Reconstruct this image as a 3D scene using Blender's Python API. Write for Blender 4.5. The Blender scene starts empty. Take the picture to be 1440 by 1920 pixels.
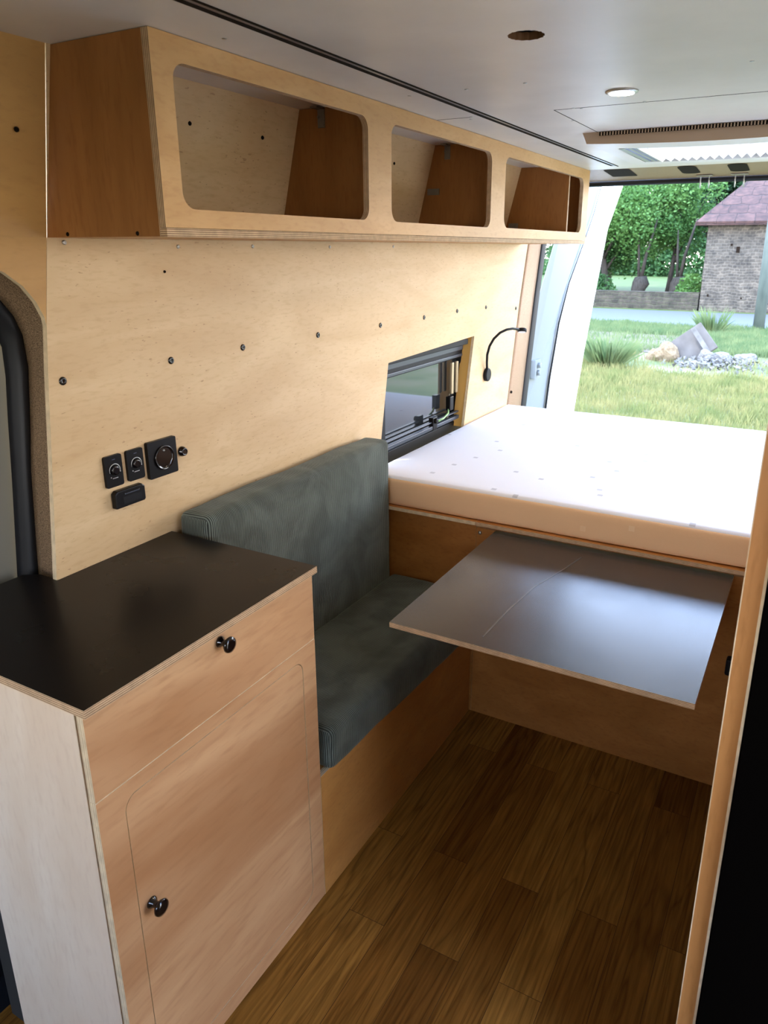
import bpy, bmesh, math, random
from mathutils import Vector, Matrix, noise
from mathutils.geometry import tessellate_polygon
random.seed(7)
sc = bpy.context.scene
C = sc.collection
PI = math.pi

# ------------------------------------------------------------------ camera
CAM = Vector((1.2844, -0.4462, 1.5482))
pit, yaw, rol = math.radians(-17.5827), math.radians(28.627), math.radians(0.0242)
fw = Vector((-math.sin(yaw)*math.cos(pit), math.cos(yaw)*math.cos(pit), math.sin(pit)))
rt = Vector((math.cos(yaw), math.sin(yaw), 0)); up = rt.cross(fw)
r2 = rt*math.cos(rol) + up*math.sin(rol); u2 = -rt*math.sin(rol) + up*math.cos(rol)
cd = bpy.data.cameras.new('camera'); cam = bpy.data.objects.new('camera', cd); C.objects.link(cam)
m3 = Matrix((r2, u2, -fw)).transposed()
cam.matrix_world = Matrix.Translation(CAM) @ m3.to_4x4()
cd.sensor_width = 36; cd.sensor_fit = 'AUTO'
cd.lens = 1378.73*36/1920
cd.shift_x = -0.02159; cd.shift_y = -0.03025
cd.clip_start = 0.02; cd.clip_end = 400
cd.dof.use_dof = True; cd.dof.focus_distance = 2.0; cd.dof.aperture_fstop = 9.0
sc.camera = cam

# ------------------------------------------------------------------ world, sun, exposure
SKY = 7.0
SUN = 3.0
sc.view_settings.view_transform = 'Standard'
sc.view_settings.look = 'None'
sc.view_settings.exposure = 1.0
sc.view_settings.gamma = 1.0
sc.view_settings.use_curve_mapping = False
sc.cycles.use_denoising = True
sc.cycles.max_bounces = 12
sc.cycles.diffuse_bounces = 8
sc.cycles.sample_clamp_indirect = 8
w = bpy.data.worlds.new('world'); sc.world = w; w.use_nodes = True
nt = w.node_tree; nt.nodes.clear()
wo = nt.nodes.new('ShaderNodeOutputWorld'); bg = nt.nodes.new('ShaderNodeBackground')
tc = nt.nodes.new('ShaderNodeTexCoord'); sx = nt.nodes.new('ShaderNodeSeparateXYZ')
cr = nt.nodes.new('ShaderNodeValToRGB')
cr.color_ramp.elements[0].position = 0.0; cr.color_ramp.elements[0].color = (1.0, .95, .87, 1)
cr.color_ramp.elements[1].position = 0.50; cr.color_ramp.elements[1].color = (.40, .60, 1.0, 1)
nt.links.new(tc.outputs['Generated'], sx.inputs[0]); nt.links.new(sx.outputs['Z'], cr.inputs[0])
nt.links.new(cr.outputs[0], bg.inputs[0]); nt.links.new(bg.outputs[0], wo.inputs[0])
bg.inputs[1].default_value = SKY
sd = bpy.data.lights.new('sun', 'SUN'); sun = bpy.data.objects.new('sun', sd); C.objects.link(sun)
sd.energy = SUN; sd.angle = math.radians(3); sd.color = (1.0, .93, .8)
sdir = Vector((0.45, 0.30, -1.0)).normalized()      # the way the light travels
sun.rotation_euler = sdir.to_track_quat('-Z', 'Y').to_euler(); sun.location = (-20, -10, 20)

# ------------------------------------------------------------------ materials
def newmat(name):
    m = bpy.data.materials.new(name); m.use_nodes = True
    n = m.node_tree; b = n.nodes['Principled BSDF']
    return m, n, b
def N(n, t, **kw):
    x = n.nodes.new(t)
    for k, v in kw.items(): setattr(x, k, v)
    return x
def plain(name, col, rough=.5, metal=0, spec=.5, bump=0, bscale=200, emis=None, est=0, coat=0):
    m, n, b = newmat(name)
    b.inputs['Base Color'].default_value = (*col, 1); b.inputs['Roughness'].default_value = rough
    b.inputs['Metallic'].default_value = metal; b.inputs['Specular IOR Level'].default_value = spec
    b.inputs['Coat Weight'].default_value = coat
    if emis: b.inputs['Emission Color'].default_value = (*emis, 1); b.inputs['Emission Strength'].default_value = est
    tcn = N(n, 'ShaderNodeTexCoord'); nz = N(n, 'ShaderNodeTexNoise'); nz.inputs['Scale'].default_value = bscale
    n.links.new(tcn.outputs['Object'], nz.inputs['Vector'])
    if bump:
        bp = N(n, 'ShaderNodeBump'); bp.inputs['Strength'].default_value = bump; bp.inputs['Distance'].default_value = .002
        n.links.new(nz.outputs['Fac'], bp.inputs['Height']); n.links.new(bp.outputs[0], b.inputs['Normal'])
    return m
def mixc(n, fac, a, b, mode='MIX'):
    x = N(n, 'ShaderNodeMix', data_type='RGBA', blend_type=mode)
    for sock, v in ((0, fac), (6, a), (7, b)):
        if hasattr(v, 'links'): n.links.new(v, x.inputs[sock])
        elif isinstance(v, (int, float)): x.inputs[sock].default_value = v
        else: x.inputs[sock].default_value = (*v, 1)
    return x.outputs[2]
def ramp(n, src, stops):
    r = N(n, 'ShaderNodeValToRGB'); e = r.color_ramp.elements
    while len(e) < len(stops): e.new(.5)
    for k, (p, c) in enumerate(stops):
        e[k].position = p; e[k].color = (*c, 1) if len(c) == 3 else c
    n.links.new(src, r.inputs[0]); return r.outputs[0]
def wood(name, ca, cb, cc, scale=(2, 20, 2), rot=(0, 0, 0), figure=1.0, rough=.5, specks=0, bump=.05, coat=0, spec=.5):
    """ca..cb: the broad figure, cc: fine dark grain; scale stretches the grain"""
    m, n, b = newmat(name)
    tcn = N(n, 'ShaderNodeTexCoord'); mp = N(n, 'ShaderNodeMapping')
    mp.inputs['Rotation'].default_value = rot; mp.inputs['Scale'].default_value = scale
    n.links.new(tcn.outputs['Object'], mp.inputs[0])
    n1 = N(n, 'ShaderNodeTexNoise'); n1.inputs['Scale'].default_value = 1.0; n1.inputs['Detail'].default_value = 6
    n1.inputs['Distortion'].default_value = 1.6*figure; n.links.new(mp.outputs[0], n1.inputs['Vector'])
    n2 = N(n, 'ShaderNodeTexNoise'); n2.inputs['Scale'].default_value = 14; n2.inputs['Detail'].default_value = 4
    n.links.new(mp.outputs[0], n2.inputs['Vector'])
    c1 = ramp(n, n1.outputs['Fac'], [(.3, ca), (.7, cb)])
    f2 = ramp(n, n2.outputs['Fac'], [(.5, (0, 0, 0)), (.75, (1, 1, 1))])
    mul = N(n, 'ShaderNodeMath', operation='MULTIPLY'); n.links.new(f2, mul.inputs[0]); mul.inputs[1].default_value = .45
    col = mixc(n, mul.outputs[0], c1, cc)
    if specks:
        mp2 = N(n, 'ShaderNodeMapping'); mp2.inputs['Scale'].default_value = (1, .28, 1)
        n.links.new(tcn.outputs['Object'], mp2.inputs[0])
        vo = N(n, 'ShaderNodeTexNoise'); vo.inputs['Scale'].default_value = 210; vo.inputs['Detail'].default_value = 1
        n.links.new(mp2.outputs[0], vo.inputs['Vector'])
        clump = N(n, 'ShaderNodeTexNoise'); clump.inputs['Scale'].default_value = 9
        n.links.new(tcn.outputs['Object'], clump.inputs['Vector'])
        ad = N(n, 'ShaderNodeMath', operation='MULTIPLY_ADD'); n.links.new(clump.outputs['Fac'], ad.inputs[0]); ad.inputs[1].default_value = .25; n.links.new(vo.outputs['Fac'], ad.inputs[2])
        f3 = ramp(n, ad.outputs[0], [(.84, (0, 0, 0)), (.87, (1, 1, 1))])
        mu = N(n, 'ShaderNodeMath', operation='MULTIPLY'); n.links.new(f3, mu.inputs[0]); mu.inputs[1].default_value = specks
        col = mixc(n, mu.outputs[0], col, (.30, .16, .07))
    n.links.new(col, b.inputs['Base Color']); b.inputs['Roughness'].default_value = rough
    b.inputs['Coat Weight'].default_value = coat; b.inputs['Coat Roughness'].default_value = .3
    b.inputs['Specular IOR Level'].default_value = spec
    bp = N(n, 'ShaderNodeBump'); bp.inputs['Strength'].default_value = bump; bp.inputs['Distance'].default_value = .001
    n.links.new(n2.outputs['Fac'], bp.inputs['Height']); n.links.new(bp.outputs[0], b.inputs['Normal'])
    return m
def edge_mat(name, light, dark, layers):
    m, n, b = newmat(name)
    uv = N(n, 'ShaderNodeUVMap', uv_map='UVMap'); s = N(n, 'ShaderNodeSeparateXYZ'); n.links.new(uv.outputs[0], s.inputs[0])
    mu = N(n, 'ShaderNodeMath', operation='MULTIPLY'); n.links.new(s.outputs['Y'], mu.inputs[0]); mu.inputs[1].default_value = layers
    fr = N(n, 'ShaderNodeMath', operation='PINGPONG'); n.links.new(mu.outputs[0], fr.inputs[0]); fr.inputs[1].default_value = 1
    col = ramp(n, fr.outputs[0], [(.35, light), (.75, dark)])
    nz = N(n, 'ShaderNodeTexNoise'); nz.inputs['Scale'].default_value = 60
    tcn = N(n, 'ShaderNodeTexCoord'); n.links.new(tcn.outputs['Object'], nz.inputs['Vector'])
    f = ramp(n, nz.outputs['Fac'], [(.3, (.8, .8, .8)), (.7, (1.05, 1.05, 1.05))])
    col = mixc(n, 1.0, col, f, 'MULTIPLY')
    n.links.new(col, b.inputs['Base Color']); b.inputs['Roughness'].default_value = .65
    return m

M = {}
M['birch'] = wood('birch_ply', (.55, .365, .18), (.65, .465, .26), (.46, .285, .135), scale=(3, 2.2, 9), figure=.6, rough=.5, specks=.55, bump=.03)
M['birch_yellow'] = wood('yellowed_birch_ply', (.40, .21, .06), (.50, .28, .085), (.35, .18, .05), scale=(3, 2.2, 7), figure=.6, rough=.5, bump=.03, specks=.2)
M['okoume_front'] = wood('okoume_diagonal', (.42, .20, .085), (.68, .41, .21), (.34, .15, .06), scale=(5, .9, 5.0), rot=(math.radians(-27), 0, 0), figure=.7, rough=.42, bump=.03, spec=.4)
M['okoume'] = wood('okoume_ply', (.40, .17, .040), (.53, .255, .070), (.32, .125, .03), scale=(4, 3, 9), figure=.6, rough=.45, bump=.03, spec=.4)
M['okoume_v'] = wood('okoume_vertical', (.36, .155, .045), (.48, .225, .07), (.28, .115, .03), scale=(9, 9, 1.6), figure=.6, rough=.45, bump=.03, spec=.4)
M['okoume_pale'] = wood('okoume_pale', (.72, .56, .40), (.80, .66, .50), (.64, .48, .34), scale=(7, 7, 1.8), figure=.8, rough=.5, bump=.03)
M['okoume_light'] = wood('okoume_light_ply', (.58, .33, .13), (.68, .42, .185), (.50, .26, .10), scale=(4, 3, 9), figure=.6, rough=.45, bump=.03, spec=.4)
M['okoume_shaded'] = wood('okoume_shaded', (.27, .10, .020), (.38, .155, .038), (.20, .07, .015), scale=(4, 3, 9), figure=.6, rough=.5, bump=.03, spec=.25)  # same okoume, darkened to paint in the shade on the bed front
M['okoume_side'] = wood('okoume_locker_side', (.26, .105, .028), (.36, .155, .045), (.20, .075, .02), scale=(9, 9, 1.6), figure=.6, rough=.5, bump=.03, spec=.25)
M['edge'] = edge_mat('ply_edge', (.72, .50, .29), (.33, .17, .08), 12)
M['edge_pale'] = edge_mat('ply_edge_pale', (.78, .64, .42), (.60, .44, .26), 6)
M['edge_thin'] = edge_mat('ply_edge_fine', (.70, .50, .29), (.24, .12, .06), 8)

def laminate(name, col, rough, spec=.5, scratch=False):
    m, n, b = newmat(name)
    tcn = N(n, 'ShaderNodeTexCoord')
    n1 = N(n, 'ShaderNodeTexNoise'); n1.inputs['Scale'].default_value = 9; n1.inputs['Detail'].default_value = 5
    n.links.new(tcn.outputs['Object'], n1.inputs['Vector'])
    r = ramp(n, n1.outputs['Fac'], [(.3, (rough*.95,)*3), (.7, (rough*1.08,)*3)])
    n.links.new(r, b.inputs['Roughness'])
    base = (*col, 1)
    b.inputs['Base Color'].default_value = base; b.inputs['Specular IOR Level'].default_value = spec
    if scratch:
        mp = N(n, 'ShaderNodeMapping'); mp.inputs['Rotation'].default_value = (0, 0, math.radians(-8)); mp.inputs['Scale'].default_value = (3.2, .35, 1)
        n.links.new(tcn.outputs['Object'], mp.inputs[0])
        wv = N(n, 'ShaderNodeTexNoise'); wv.inputs['Scale'].default_value = 26; n.links.new(mp.outputs[0], wv.inputs['Vector'])
        f = ramp(n, wv.outputs['Fac'], [(.70, (0, 0, 0)), (.78, (.22, .22, .22))])
        col2 = mixc(n, f, col, (.16, .15, .15)); n.links.new(col2, b.inputs['Base Color'])
    nb = N(n, 'ShaderNodeTexNoise'); nb.inputs['Scale'].default_value = 500; n.links.new(tcn.outputs['Object'], nb.inputs['Vector'])
    bp = N(n, 'ShaderNodeBump'); bp.inputs['Strength'].default_value = .03; bp.inputs['Distance'].default_value = .001
    n.links.new(nb.outputs['Fac'], bp.inputs['Height']); n.links.new(bp.outputs[0], b.inputs['Normal'])
    return m
M['black_lam'] = laminate('black_laminate', (.008, .006, .005), .28, .17)
M['table_lam'] = laminate('black_laminate_table', (.016, .016, .019), .25, .95, True)
M['black_panel'] = plain('black_panel', (.0012, .0008, .0006), .9, spec=.02)
M['black'] = plain('black_plastic', (.004, .003, .003), .35, spec=.22)
M['black_matte'] = plain('black_matte_plastic', (.007, .007, .009), .55, spec=.2)
M['rubber'] = plain('black_rubber', (.008, .009, .012), .5, spec=.3)
M['knob'] = plain('black_gloss_knob', (.006, .004, .004), .12, spec=.7)
M['silver'] = plain('printed_silver', (.62, .62, .6), .35, metal=.3)
M['metal'] = plain('zinc_steel', (.5, .5, .48), .35, metal=1)
M['bracket'] = plain('dull_bracket', (.22, .20, .17), .5, metal=.7)
M['alu'] = plain('grey_aluminium', (.35, .36, .38), .35, metal=.8)
M['rail_grey'] = plain('dark_grey_rail', (.05, .058, .075), .35, spec=.35)
M['white_plastic'] = plain('white_plastic', (.66, .64, .60), .4)
M['tan_plastic'] = plain('tan_plastic', (.48, .35, .24), .5)
M['slot_dark'] = plain('dark_slot', (.012, .007, .004), .8, spec=.1)
M['white_paint'] = plain('white_car_paint', (.80, .82, .84), .3, coat=.3)
M['grey_paint'] = plain('pale_grey_car_paint', (.22, .25, .27), .4, spec=.2)
M['door_card'] = plain('grey_door_card', (.20, .19, .155), .5)
M['dark'] = plain('dark_insulation_and_shade', (.02, .018, .015), .9)
M['emit'] = plain('lamp_diffuser', (1, 1, 1), .5, emis=(1, .93, .82), est=9)
M['lens'] = plain('lamp_lens', (.75, .75, .75), .3)

def steel_tex(name, c1, c2, sc_=700):
    m, n, b = newmat(name)
    tcn = N(n, 'ShaderNodeTexCoord'); nz = N(n, 'ShaderNodeTexNoise'); nz.inputs['Scale'].default_value = sc_; nz.inputs['Detail'].default_value = 2
    n.links.new(tcn.outputs['Object'], nz.inputs['Vector'])
    col = ramp(n, nz.outputs['Fac'], [(.4, c1), (.62, c2)]); n.links.new(col, b.inputs['Base Color'])
    b.inputs['Roughness'].default_value = .38; b.inputs['Metallic'].default_value = .25
    bp = N(n, 'ShaderNodeBump'); bp.inputs['Strength'].default_value = .5; bp.inputs['Distance'].default_value = .001
    n.links.new(nz.outputs['Fac'], bp.inputs['Height']); n.links.new(bp.outputs[0], b.inputs['Normal'])
    return m
M['tan_steel'] = steel_tex('tan_textured_paint', (.20, .115, .065), (.36, .235, .15))
M['bronze_steel'] = steel_tex('bronze_textured_paint', (.085, .045, .016), (.42, .29, .18))

# ceiling: matt laminate, pale
m, n, b = newmat('grey_ceiling_laminate'); M['ceiling'] = m
tcn = N(n, 'ShaderNodeTexCoord'); nz = N(n, 'ShaderNodeTexNoise'); nz.inputs['Scale'].default_value = 6; nz.inputs['Detail'].default_value = 8
n.links.new(tcn.outputs['Object'], nz.inputs['Vector'])
n.links.new(ramp(n, nz.outputs['Fac'], [(.3, (.62, .575, .52)), (.7, (.70, .655, .60))]), b.inputs['Base Color'])
b.inputs['Roughness'].default_value = .38; b.inputs['Specular IOR Level'].default_value = .6

# corduroy: ribs across Y
m, n, b = newmat('green_corduroy'); M['cord'] = m
tcn = N(n, 'ShaderNodeTexCoord'); wv = N(n, 'ShaderNodeTexWave', wave_type='BANDS', bands_direction='Y', wave_profile='SIN')
wv.inputs['Scale'].default_value = 2*PI/(20*.0048)*1.0; wv.inputs['Distortion'].default_value = .25; wv.inputs['Detail'].default_value = 1
wv.inputs['Detail Scale'].default_value = .3
n.links.new(tcn.outputs['Object'], wv.inputs['Vector'])
nap = N(n, 'ShaderNodeTexNoise'); nap.inputs['Scale'].default_value = 7; nap.inputs['Detail'].default_value = 3; nap.inputs['Distortion'].default_value = 1.2
n.links.new(tcn.outputs['Object'], nap.inputs['Vector'])
napc = ramp(n, nap.outputs['Fac'], [(.38, (.062, .072, .060)), (.62, (.112, .130, .110))])
wx = N(n, 'ShaderNodeTexWave', wave_type='BANDS', bands_direction='X', wave_profile='SIN'); wx.inputs['Scale'].default_value = wv.inputs['Scale'].default_value
wx.inputs['Distortion'].default_value = .25; n.links.new(tcn.outputs['Object'], wx.inputs['Vector'])
sn = N(n, 'ShaderNodeSeparateXYZ'); n.links.new(tcn.outputs['Normal'], sn.inputs[0])
ab = N(n, 'ShaderNodeMath', operation='ABSOLUTE'); n.links.new(sn.outputs['Y'], ab.inputs[0])
gt = N(n, 'ShaderNodeMath', operation='GREATER_THAN'); n.links.new(ab.outputs[0], gt.inputs[0]); gt.inputs[1].default_value = .75
wm = N(n, 'ShaderNodeMix', data_type='FLOAT'); n.links.new(gt.outputs[0], wm.inputs[0]); n.links.new(wv.outputs['Fac'], wm.inputs[2]); n.links.new(wx.outputs['Fac'], wm.inputs[3])
rib = ramp(n, wm.outputs[0], [(.15, (.22, .22, .22)), (.7, (1.35, 1.35, 1.35))])
n.links.new(mixc(n, 1.0, napc, rib, 'MULTIPLY'), b.inputs['Base Color'])
b.inputs['Roughness'].default_value = .85; b.inputs['Sheen Weight'].default_value = .35; b.inputs['Sheen Roughness'].default_value = .4
b.inputs['Sheen Tint'].default_value = (.75, .8, .68, 1); b.inputs['Specular IOR Level'].default_value = .2
bp = N(n, 'ShaderNodeBump'); bp.inputs['Strength'].default_value = .6; bp.inputs['Distance'].default_value = .0015
n.links.new(wm.outputs[0], bp.inputs['Height']); n.links.new(bp.outputs[0], b.inputs['Normal'])

# mattress fabric with small printed rectangles
def mattress_mat(name, col, mark):
    m, n, b = newmat(name)
    tcn = N(n, 'ShaderNodeTexCoord')
    mp = N(n, 'ShaderNodeMapping'); mp.inputs['Scale'].default_value = (10, 10, 10); n.links.new(tcn.outputs['Object'], mp.inputs[0])
    vo = N(n, 'ShaderNodeTexVoronoi', feature='F1', distance='CHEBYCHEV'); vo.inputs['Scale'].default_value = 1.0; vo.inputs['Randomness'].default_value = .8
    n.links.new(mp.outputs[0], vo.inputs['Vector'])
    f = ramp(n, vo.outputs['Distance'], [(.075, (1, 1, 1)), (.09, (0, 0, 0))])
    n.links.new(mixc(n, f, col, mark), b.inputs['Base Color']); b.inputs['Roughness'].default_value = .85
    nz = N(n, 'ShaderNodeTexNoise'); nz.inputs['Scale'].default_value = 300; n.links.new(tcn.outputs['Object'], nz.inputs['Vector'])
    bp = N(n, 'ShaderNodeBump'); bp.inputs['Strength'].default_value = .2; bp.inputs['Distance'].default_value = .001
    n.links.new(nz.outputs['Fac'], bp.inputs['Height']); n.links.new(bp.outputs[0], b.inputs['Normal'])
    return m
M['matt_top'] = mattress_mat('white_mattress_cover', (.82, .81, .83), (.56, .55, .57))
M['matt_side'] = mattress_mat('warm_lit_mattress_border', (.85, .54, .30), (.90, .62, .38))  # same cover fabric, with warm light painted into its colour

# floor: oak strip vinyl, boards along Y
m, n, b = newmat('oak_strip_vinyl'); M['floor'] = m
tcn = N(n, 'ShaderNodeTexCoord'); mp = N(n, 'ShaderNodeMapping'); mp.inputs['Rotation'].default_value = (0, 0, PI/2)
n.links.new(tcn.outputs['Object'], mp.inputs[0])
def brick(c1, c2, mort):
    br = N(n, 'ShaderNodeTexBrick'); br.offset = .37; br.offset_frequency = 2; br.squash = 1.0; br.squash_frequency = 2
    br.inputs['Scale'].default_value = 1; br.inputs['Brick Width'].default_value = .72; br.inputs['Row Height'].default_value = .098
    br.inputs['Mortar Size'].default_value = .0006; br.inputs['Bias'].default_value = 0
    br.inputs['Color1'].default_value = (*c1, 1); br.inputs['Color2'].default_value = (*c2, 1); br.inputs['Mortar'].default_value = (*mort, 1)
    n.links.new(mp.outputs[0], br.inputs['Vector']); return br
br = brick((0, 0, 0), (1, 1, 1), (0, 0, 0))
ofs = N(n, 'ShaderNodeVectorMath', operation='SCALE'); n.links.new(br.outputs['Color'], ofs.inputs[0]); ofs.inputs[3].default_value = 37
sc1 = N(n, 'ShaderNodeMapping'); sc1.inputs['Scale'].default_value = (15, .8, 1); n.links.new(tcn.outputs['Object'], sc1.inputs[0])
add = N(n, 'ShaderNodeVectorMath', operation='ADD'); n.links.new(sc1.outputs[0], add.inputs[0]); n.links.new(ofs.outputs[0], add.inputs[1])
g1 = N(n, 'ShaderNodeTexNoise'); g1.inputs['Scale'].default_value = 1.2; g1.inputs['Detail'].default_value = 3; g1.inputs['Distortion'].default_value = .8
n.links.new(add.outputs[0], g1.inputs['Vector'])
gm = N(n, 'ShaderNodeMath', operation='MULTIPLY'); n.links.new(g1.outputs['Fac'], gm.inputs[0]); gm.inputs[1].default_value = 16
gp = N(n, 'ShaderNodeMath', operation='PINGPONG'); n.links.new(gm.outputs[0], gp.inputs[0]); gp.inputs[1].default_value = 1
g2 = N(n, 'ShaderNodeTexNoise'); g2.inputs['Scale'].default_value = 9; g2.inputs['Detail'].default_value = 5; n.links.new(add.outputs[0], g2.inputs['Vector'])
tone = ramp(n, br.outputs['Color'], [(0, (.13, .050, .009)), (.4, (.205, .086, .015)), (1, (.30, .14, .026))])
rings = ramp(n, gp.outputs[0], [(0, (.66, .62, .6)), (.35, (.95, .95, .95)), (1, (1.08, 1.08, 1.08))])
fine = ramp(n, g2.outputs['Fac'], [(.35, (.72, .70, .68)), (.65, (1.1, 1.1, 1.1))])
col = mixc(n, 1.0, mixc(n, 1.0, tone, rings, 'MULTIPLY'), fine, 'MULTIPLY')
col = mixc(n, br.outputs['Fac'], col, (.05, .022, .008))
n.links.new(col, b.inputs['Base Color']); b.inputs['Roughness'].default_value = .5; b.inputs['Specular IOR Level'].default_value = .06
bp = N(n, 'ShaderNodeBump'); bp.inputs['Strength'].default_value = .12; bp.inputs['Distance'].default_value = .001
n.links.new(gp.outputs[0], bp.inputs['Height']); n.links.new(bp.outputs[0], b.inputs['Normal'])

# smoked window glass
m, n, b = newmat('smoked_acrylic'); M['smoked'] = m
b.inputs['Base Color'].default_value = (.03, .033, .038, 1); b.inputs['Roughness'].default_value = .04
b.inputs['Specular IOR Level'].default_value = .9; b.inputs['Transmission Weight'].default_value = .35; b.inputs['Coat Weight'].default_value = .6
b.inputs['Coat Roughness'].default_value = .05

# outdoors
def noisy(name, stops, scale, rough=.9, detail=6, bump=0, map_scale=(1, 1, 1), trans=0):
    m, n, b = newmat(name)
    tcn = N(n, 'ShaderNodeTexCoord'); mp = N(n, 'ShaderNodeMapping'); mp.inputs['Scale'].default_value = map_scale
    n.links.new(tcn.outputs['Object'], mp.inputs[0])
    nz = N(n, 'ShaderNodeTexNoise'); nz.inputs['Scale'].default_value = scale; nz.inputs['Detail'].default_value = detail
    n.links.new(mp.outputs[0], nz.inputs['Vector'])
    n.links.new(ramp(n, nz.outputs['Fac'], stops), b.inputs['Base Color']); b.inputs['Roughness'].default_value = rough
    b.inputs['Specular IOR Level'].default_value = .2
    if bump:
        bp = N(n, 'ShaderNodeBump'); bp.inputs['Strength'].default_value = bump; bp.inputs['Distance'].default_value = .03
        n.links.new(nz.outputs['Fac'], bp.inputs['Height']); n.links.new(bp.outputs[0], b.inputs['Normal'])
    return m
M['ground'] = noisy('meadow_soil_and_grass', [(.35, (.07, .09, .035)), (.5, (.11, .12, .05)), (.65, (.16, .14, .08))], 1.2)
M['soil'] = noisy('dry_weeds_and_soil', [(.35, (.09, .07, .055)), (.65, (.16, .125, .09))], 5)
M['road'] = noisy('pale_asphalt', [(.3, (.075, .082, .094)), (.7, (.09, .098, .11))], 30)
M['field'] = noisy('yellow_green_field', [(.3, (.045, .075, .018)), (.7, (.075, .095, .028))], 1.5)
def leafmat(name, a, b_, sc_=.9):
    m, n, b = newmat(name)
    tcn = N(n, 'ShaderNodeTexCoord'); nz = N(n, 'ShaderNodeTexNoise'); nz.inputs['Scale'].default_value = sc_; nz.inputs['Detail'].default_value = 4
    n.links.new(tcn.outputs['Object'], nz.inputs['Vector'])
    n.links.new(ramp(n, nz.outputs['Fac'], [(.35, a), (.65, b_)]), b.inputs['Base Color']); b.inputs['Roughness'].default_value = .6
    b.inputs['Specular IOR Level'].default_value = .25
    tr = N(n, 'ShaderNodeBsdfTranslucent'); tr.inputs[0].default_value = (*[x*1.1 for x in b_], 1)
    mx = N(n, 'ShaderNodeMixShader'); mx.inputs[0].default_value = .35
    out = [x for x in n.nodes if x.type == 'OUTPUT_MATERIAL'][0]
    n.links.new(b.outputs[0], mx.inputs[1]); n.links.new(tr.outputs[0], mx.inputs[2]); n.links.new(mx.outputs[0], out.inputs[0])
    return m
M['leaf_bright'] = leafmat('bright_leaves', (.055, .14, .035), (.12, .235, .06))
M['leaf_dark'] = leafmat('dark_leaves', (.015, .045, .022), (.035, .09, .035))
M['leaf_mid'] = leafmat('mid_green_leaves', (.032, .085, .028), (.07, .15, .045))
M['blind'] = leafmat('pleated_white_cloth', (.74, .70, .66), (.78, .75, .70))
M['grass'] = leafmat('grass_blades', (.085, .13, .035), (.25, .22, .085), 2.2)
M['grass2'] = leafmat('green_grass_blades', (.055, .115, .045), (.17, .205, .085), 2.5)
M['bark'] = noisy('grey_bark', [(.3, (.03, .025, .02)), (.7, (.065, .055, .045))], 6, bump=.5, map_scale=(3, 3, .6))
M['pole'] = noisy('weathered_concrete', [(.3, (.075, .092, .085)), (.7, (.115, .14, .125))], 4, map_scale=(2, 2, .5))
M['stone'] = noisy('pale_rubble_stone', [(.3, (.085, .08, .075)), (.7, (.19, .18, .17))], 5, bump=.4)
M['stone_tan'] = noisy('tan_rubble_stone', [(.3, (.12, .08, .045)), (.7, (.22, .165, .10))], 4, bump=.4)
M['slab'] = noisy('grey_slab', [(.3, (.075, .066, .060)), (.7, (.13, .118, .108))], 3)
def masonry(name, a, b_, mort, w_, h_):
    m, n, b = newmat(name)
    tcn = N(n, 'ShaderNodeTexCoord'); mp = N(n, 'ShaderNodeMapping'); mp.inputs['Rotation'].default_value = (PI/2, 0, 0)
    n.links.new(tcn.outputs['Object'], mp.inputs[0])
    nz0 = N(n, 'ShaderNodeTexNoise'); nz0.inputs['Scale'].default_value = 2.5; n.links.new(mp.outputs[0], nz0.inputs['Vector'])
    nz0.inputs['Detail'].default_value = 6; dis = mixc(n, .16, mp.outputs[0], nz0.outputs['Color'])
    br = N(n, 'ShaderNodeTexBrick'); br.inputs['Scale'].default_value = 1; br.inputs['Brick Width'].default_value = w_; br.inputs['Row Height'].default_value = h_
    br.inputs['Mortar Size'].default_value = .018; br.inputs['Mortar Smooth'].default_value = .8
    br.inputs['Color1'].default_value = (*a, 1); br.inputs['Color2'].default_value = (*b_, 1); br.inputs['Mortar'].default_value = (*mort, 1)
    n.links.new(dis, br.inputs['Vector'])
    nz = N(n, 'ShaderNodeTexNoise'); nz.inputs['Scale'].default_value = 5.0; nz.inputs['Detail'].default_value = 10; n.links.new(tcn.outputs['Object'], nz.inputs['Vector'])
    f = ramp(n, nz.outputs['Fac'], [(.3, (.55, .55, .55)), (.7, (1.4, 1.36, 1.3))])
    n.links.new(mixc(n, 1.0, br.outputs['Color'], f, 'MULTIPLY'), b.inputs['Base Color']); b.inputs['Roughness'].default_value = .95
    bp = N(n, 'ShaderNodeBump'); bp.inputs['Strength'].default_value = .5; bp.inputs['Distance'].default_value = .03; bp.invert = True
    n.links.new(br.outputs['Fac'], bp.inputs['Height']); n.links.new(bp.outputs[0], b.inputs['Normal'])
    return m
M['masonry'] = masonry('flint_and_mortar', (.052, .045, .037), (.082, .070, .056), (.105, .092, .074), .15, .085)
M['masonry_dark'] = masonry('old_mossy_masonry', (.032, .028, .02), (.055, .046, .035), (.05, .05, .03), .2, .11)
M['tiles'] = masonry('red_roof_tiles', (.038, .017, .014), (.060, .030, .025), (.020, .009, .007), .5, .27)

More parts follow.
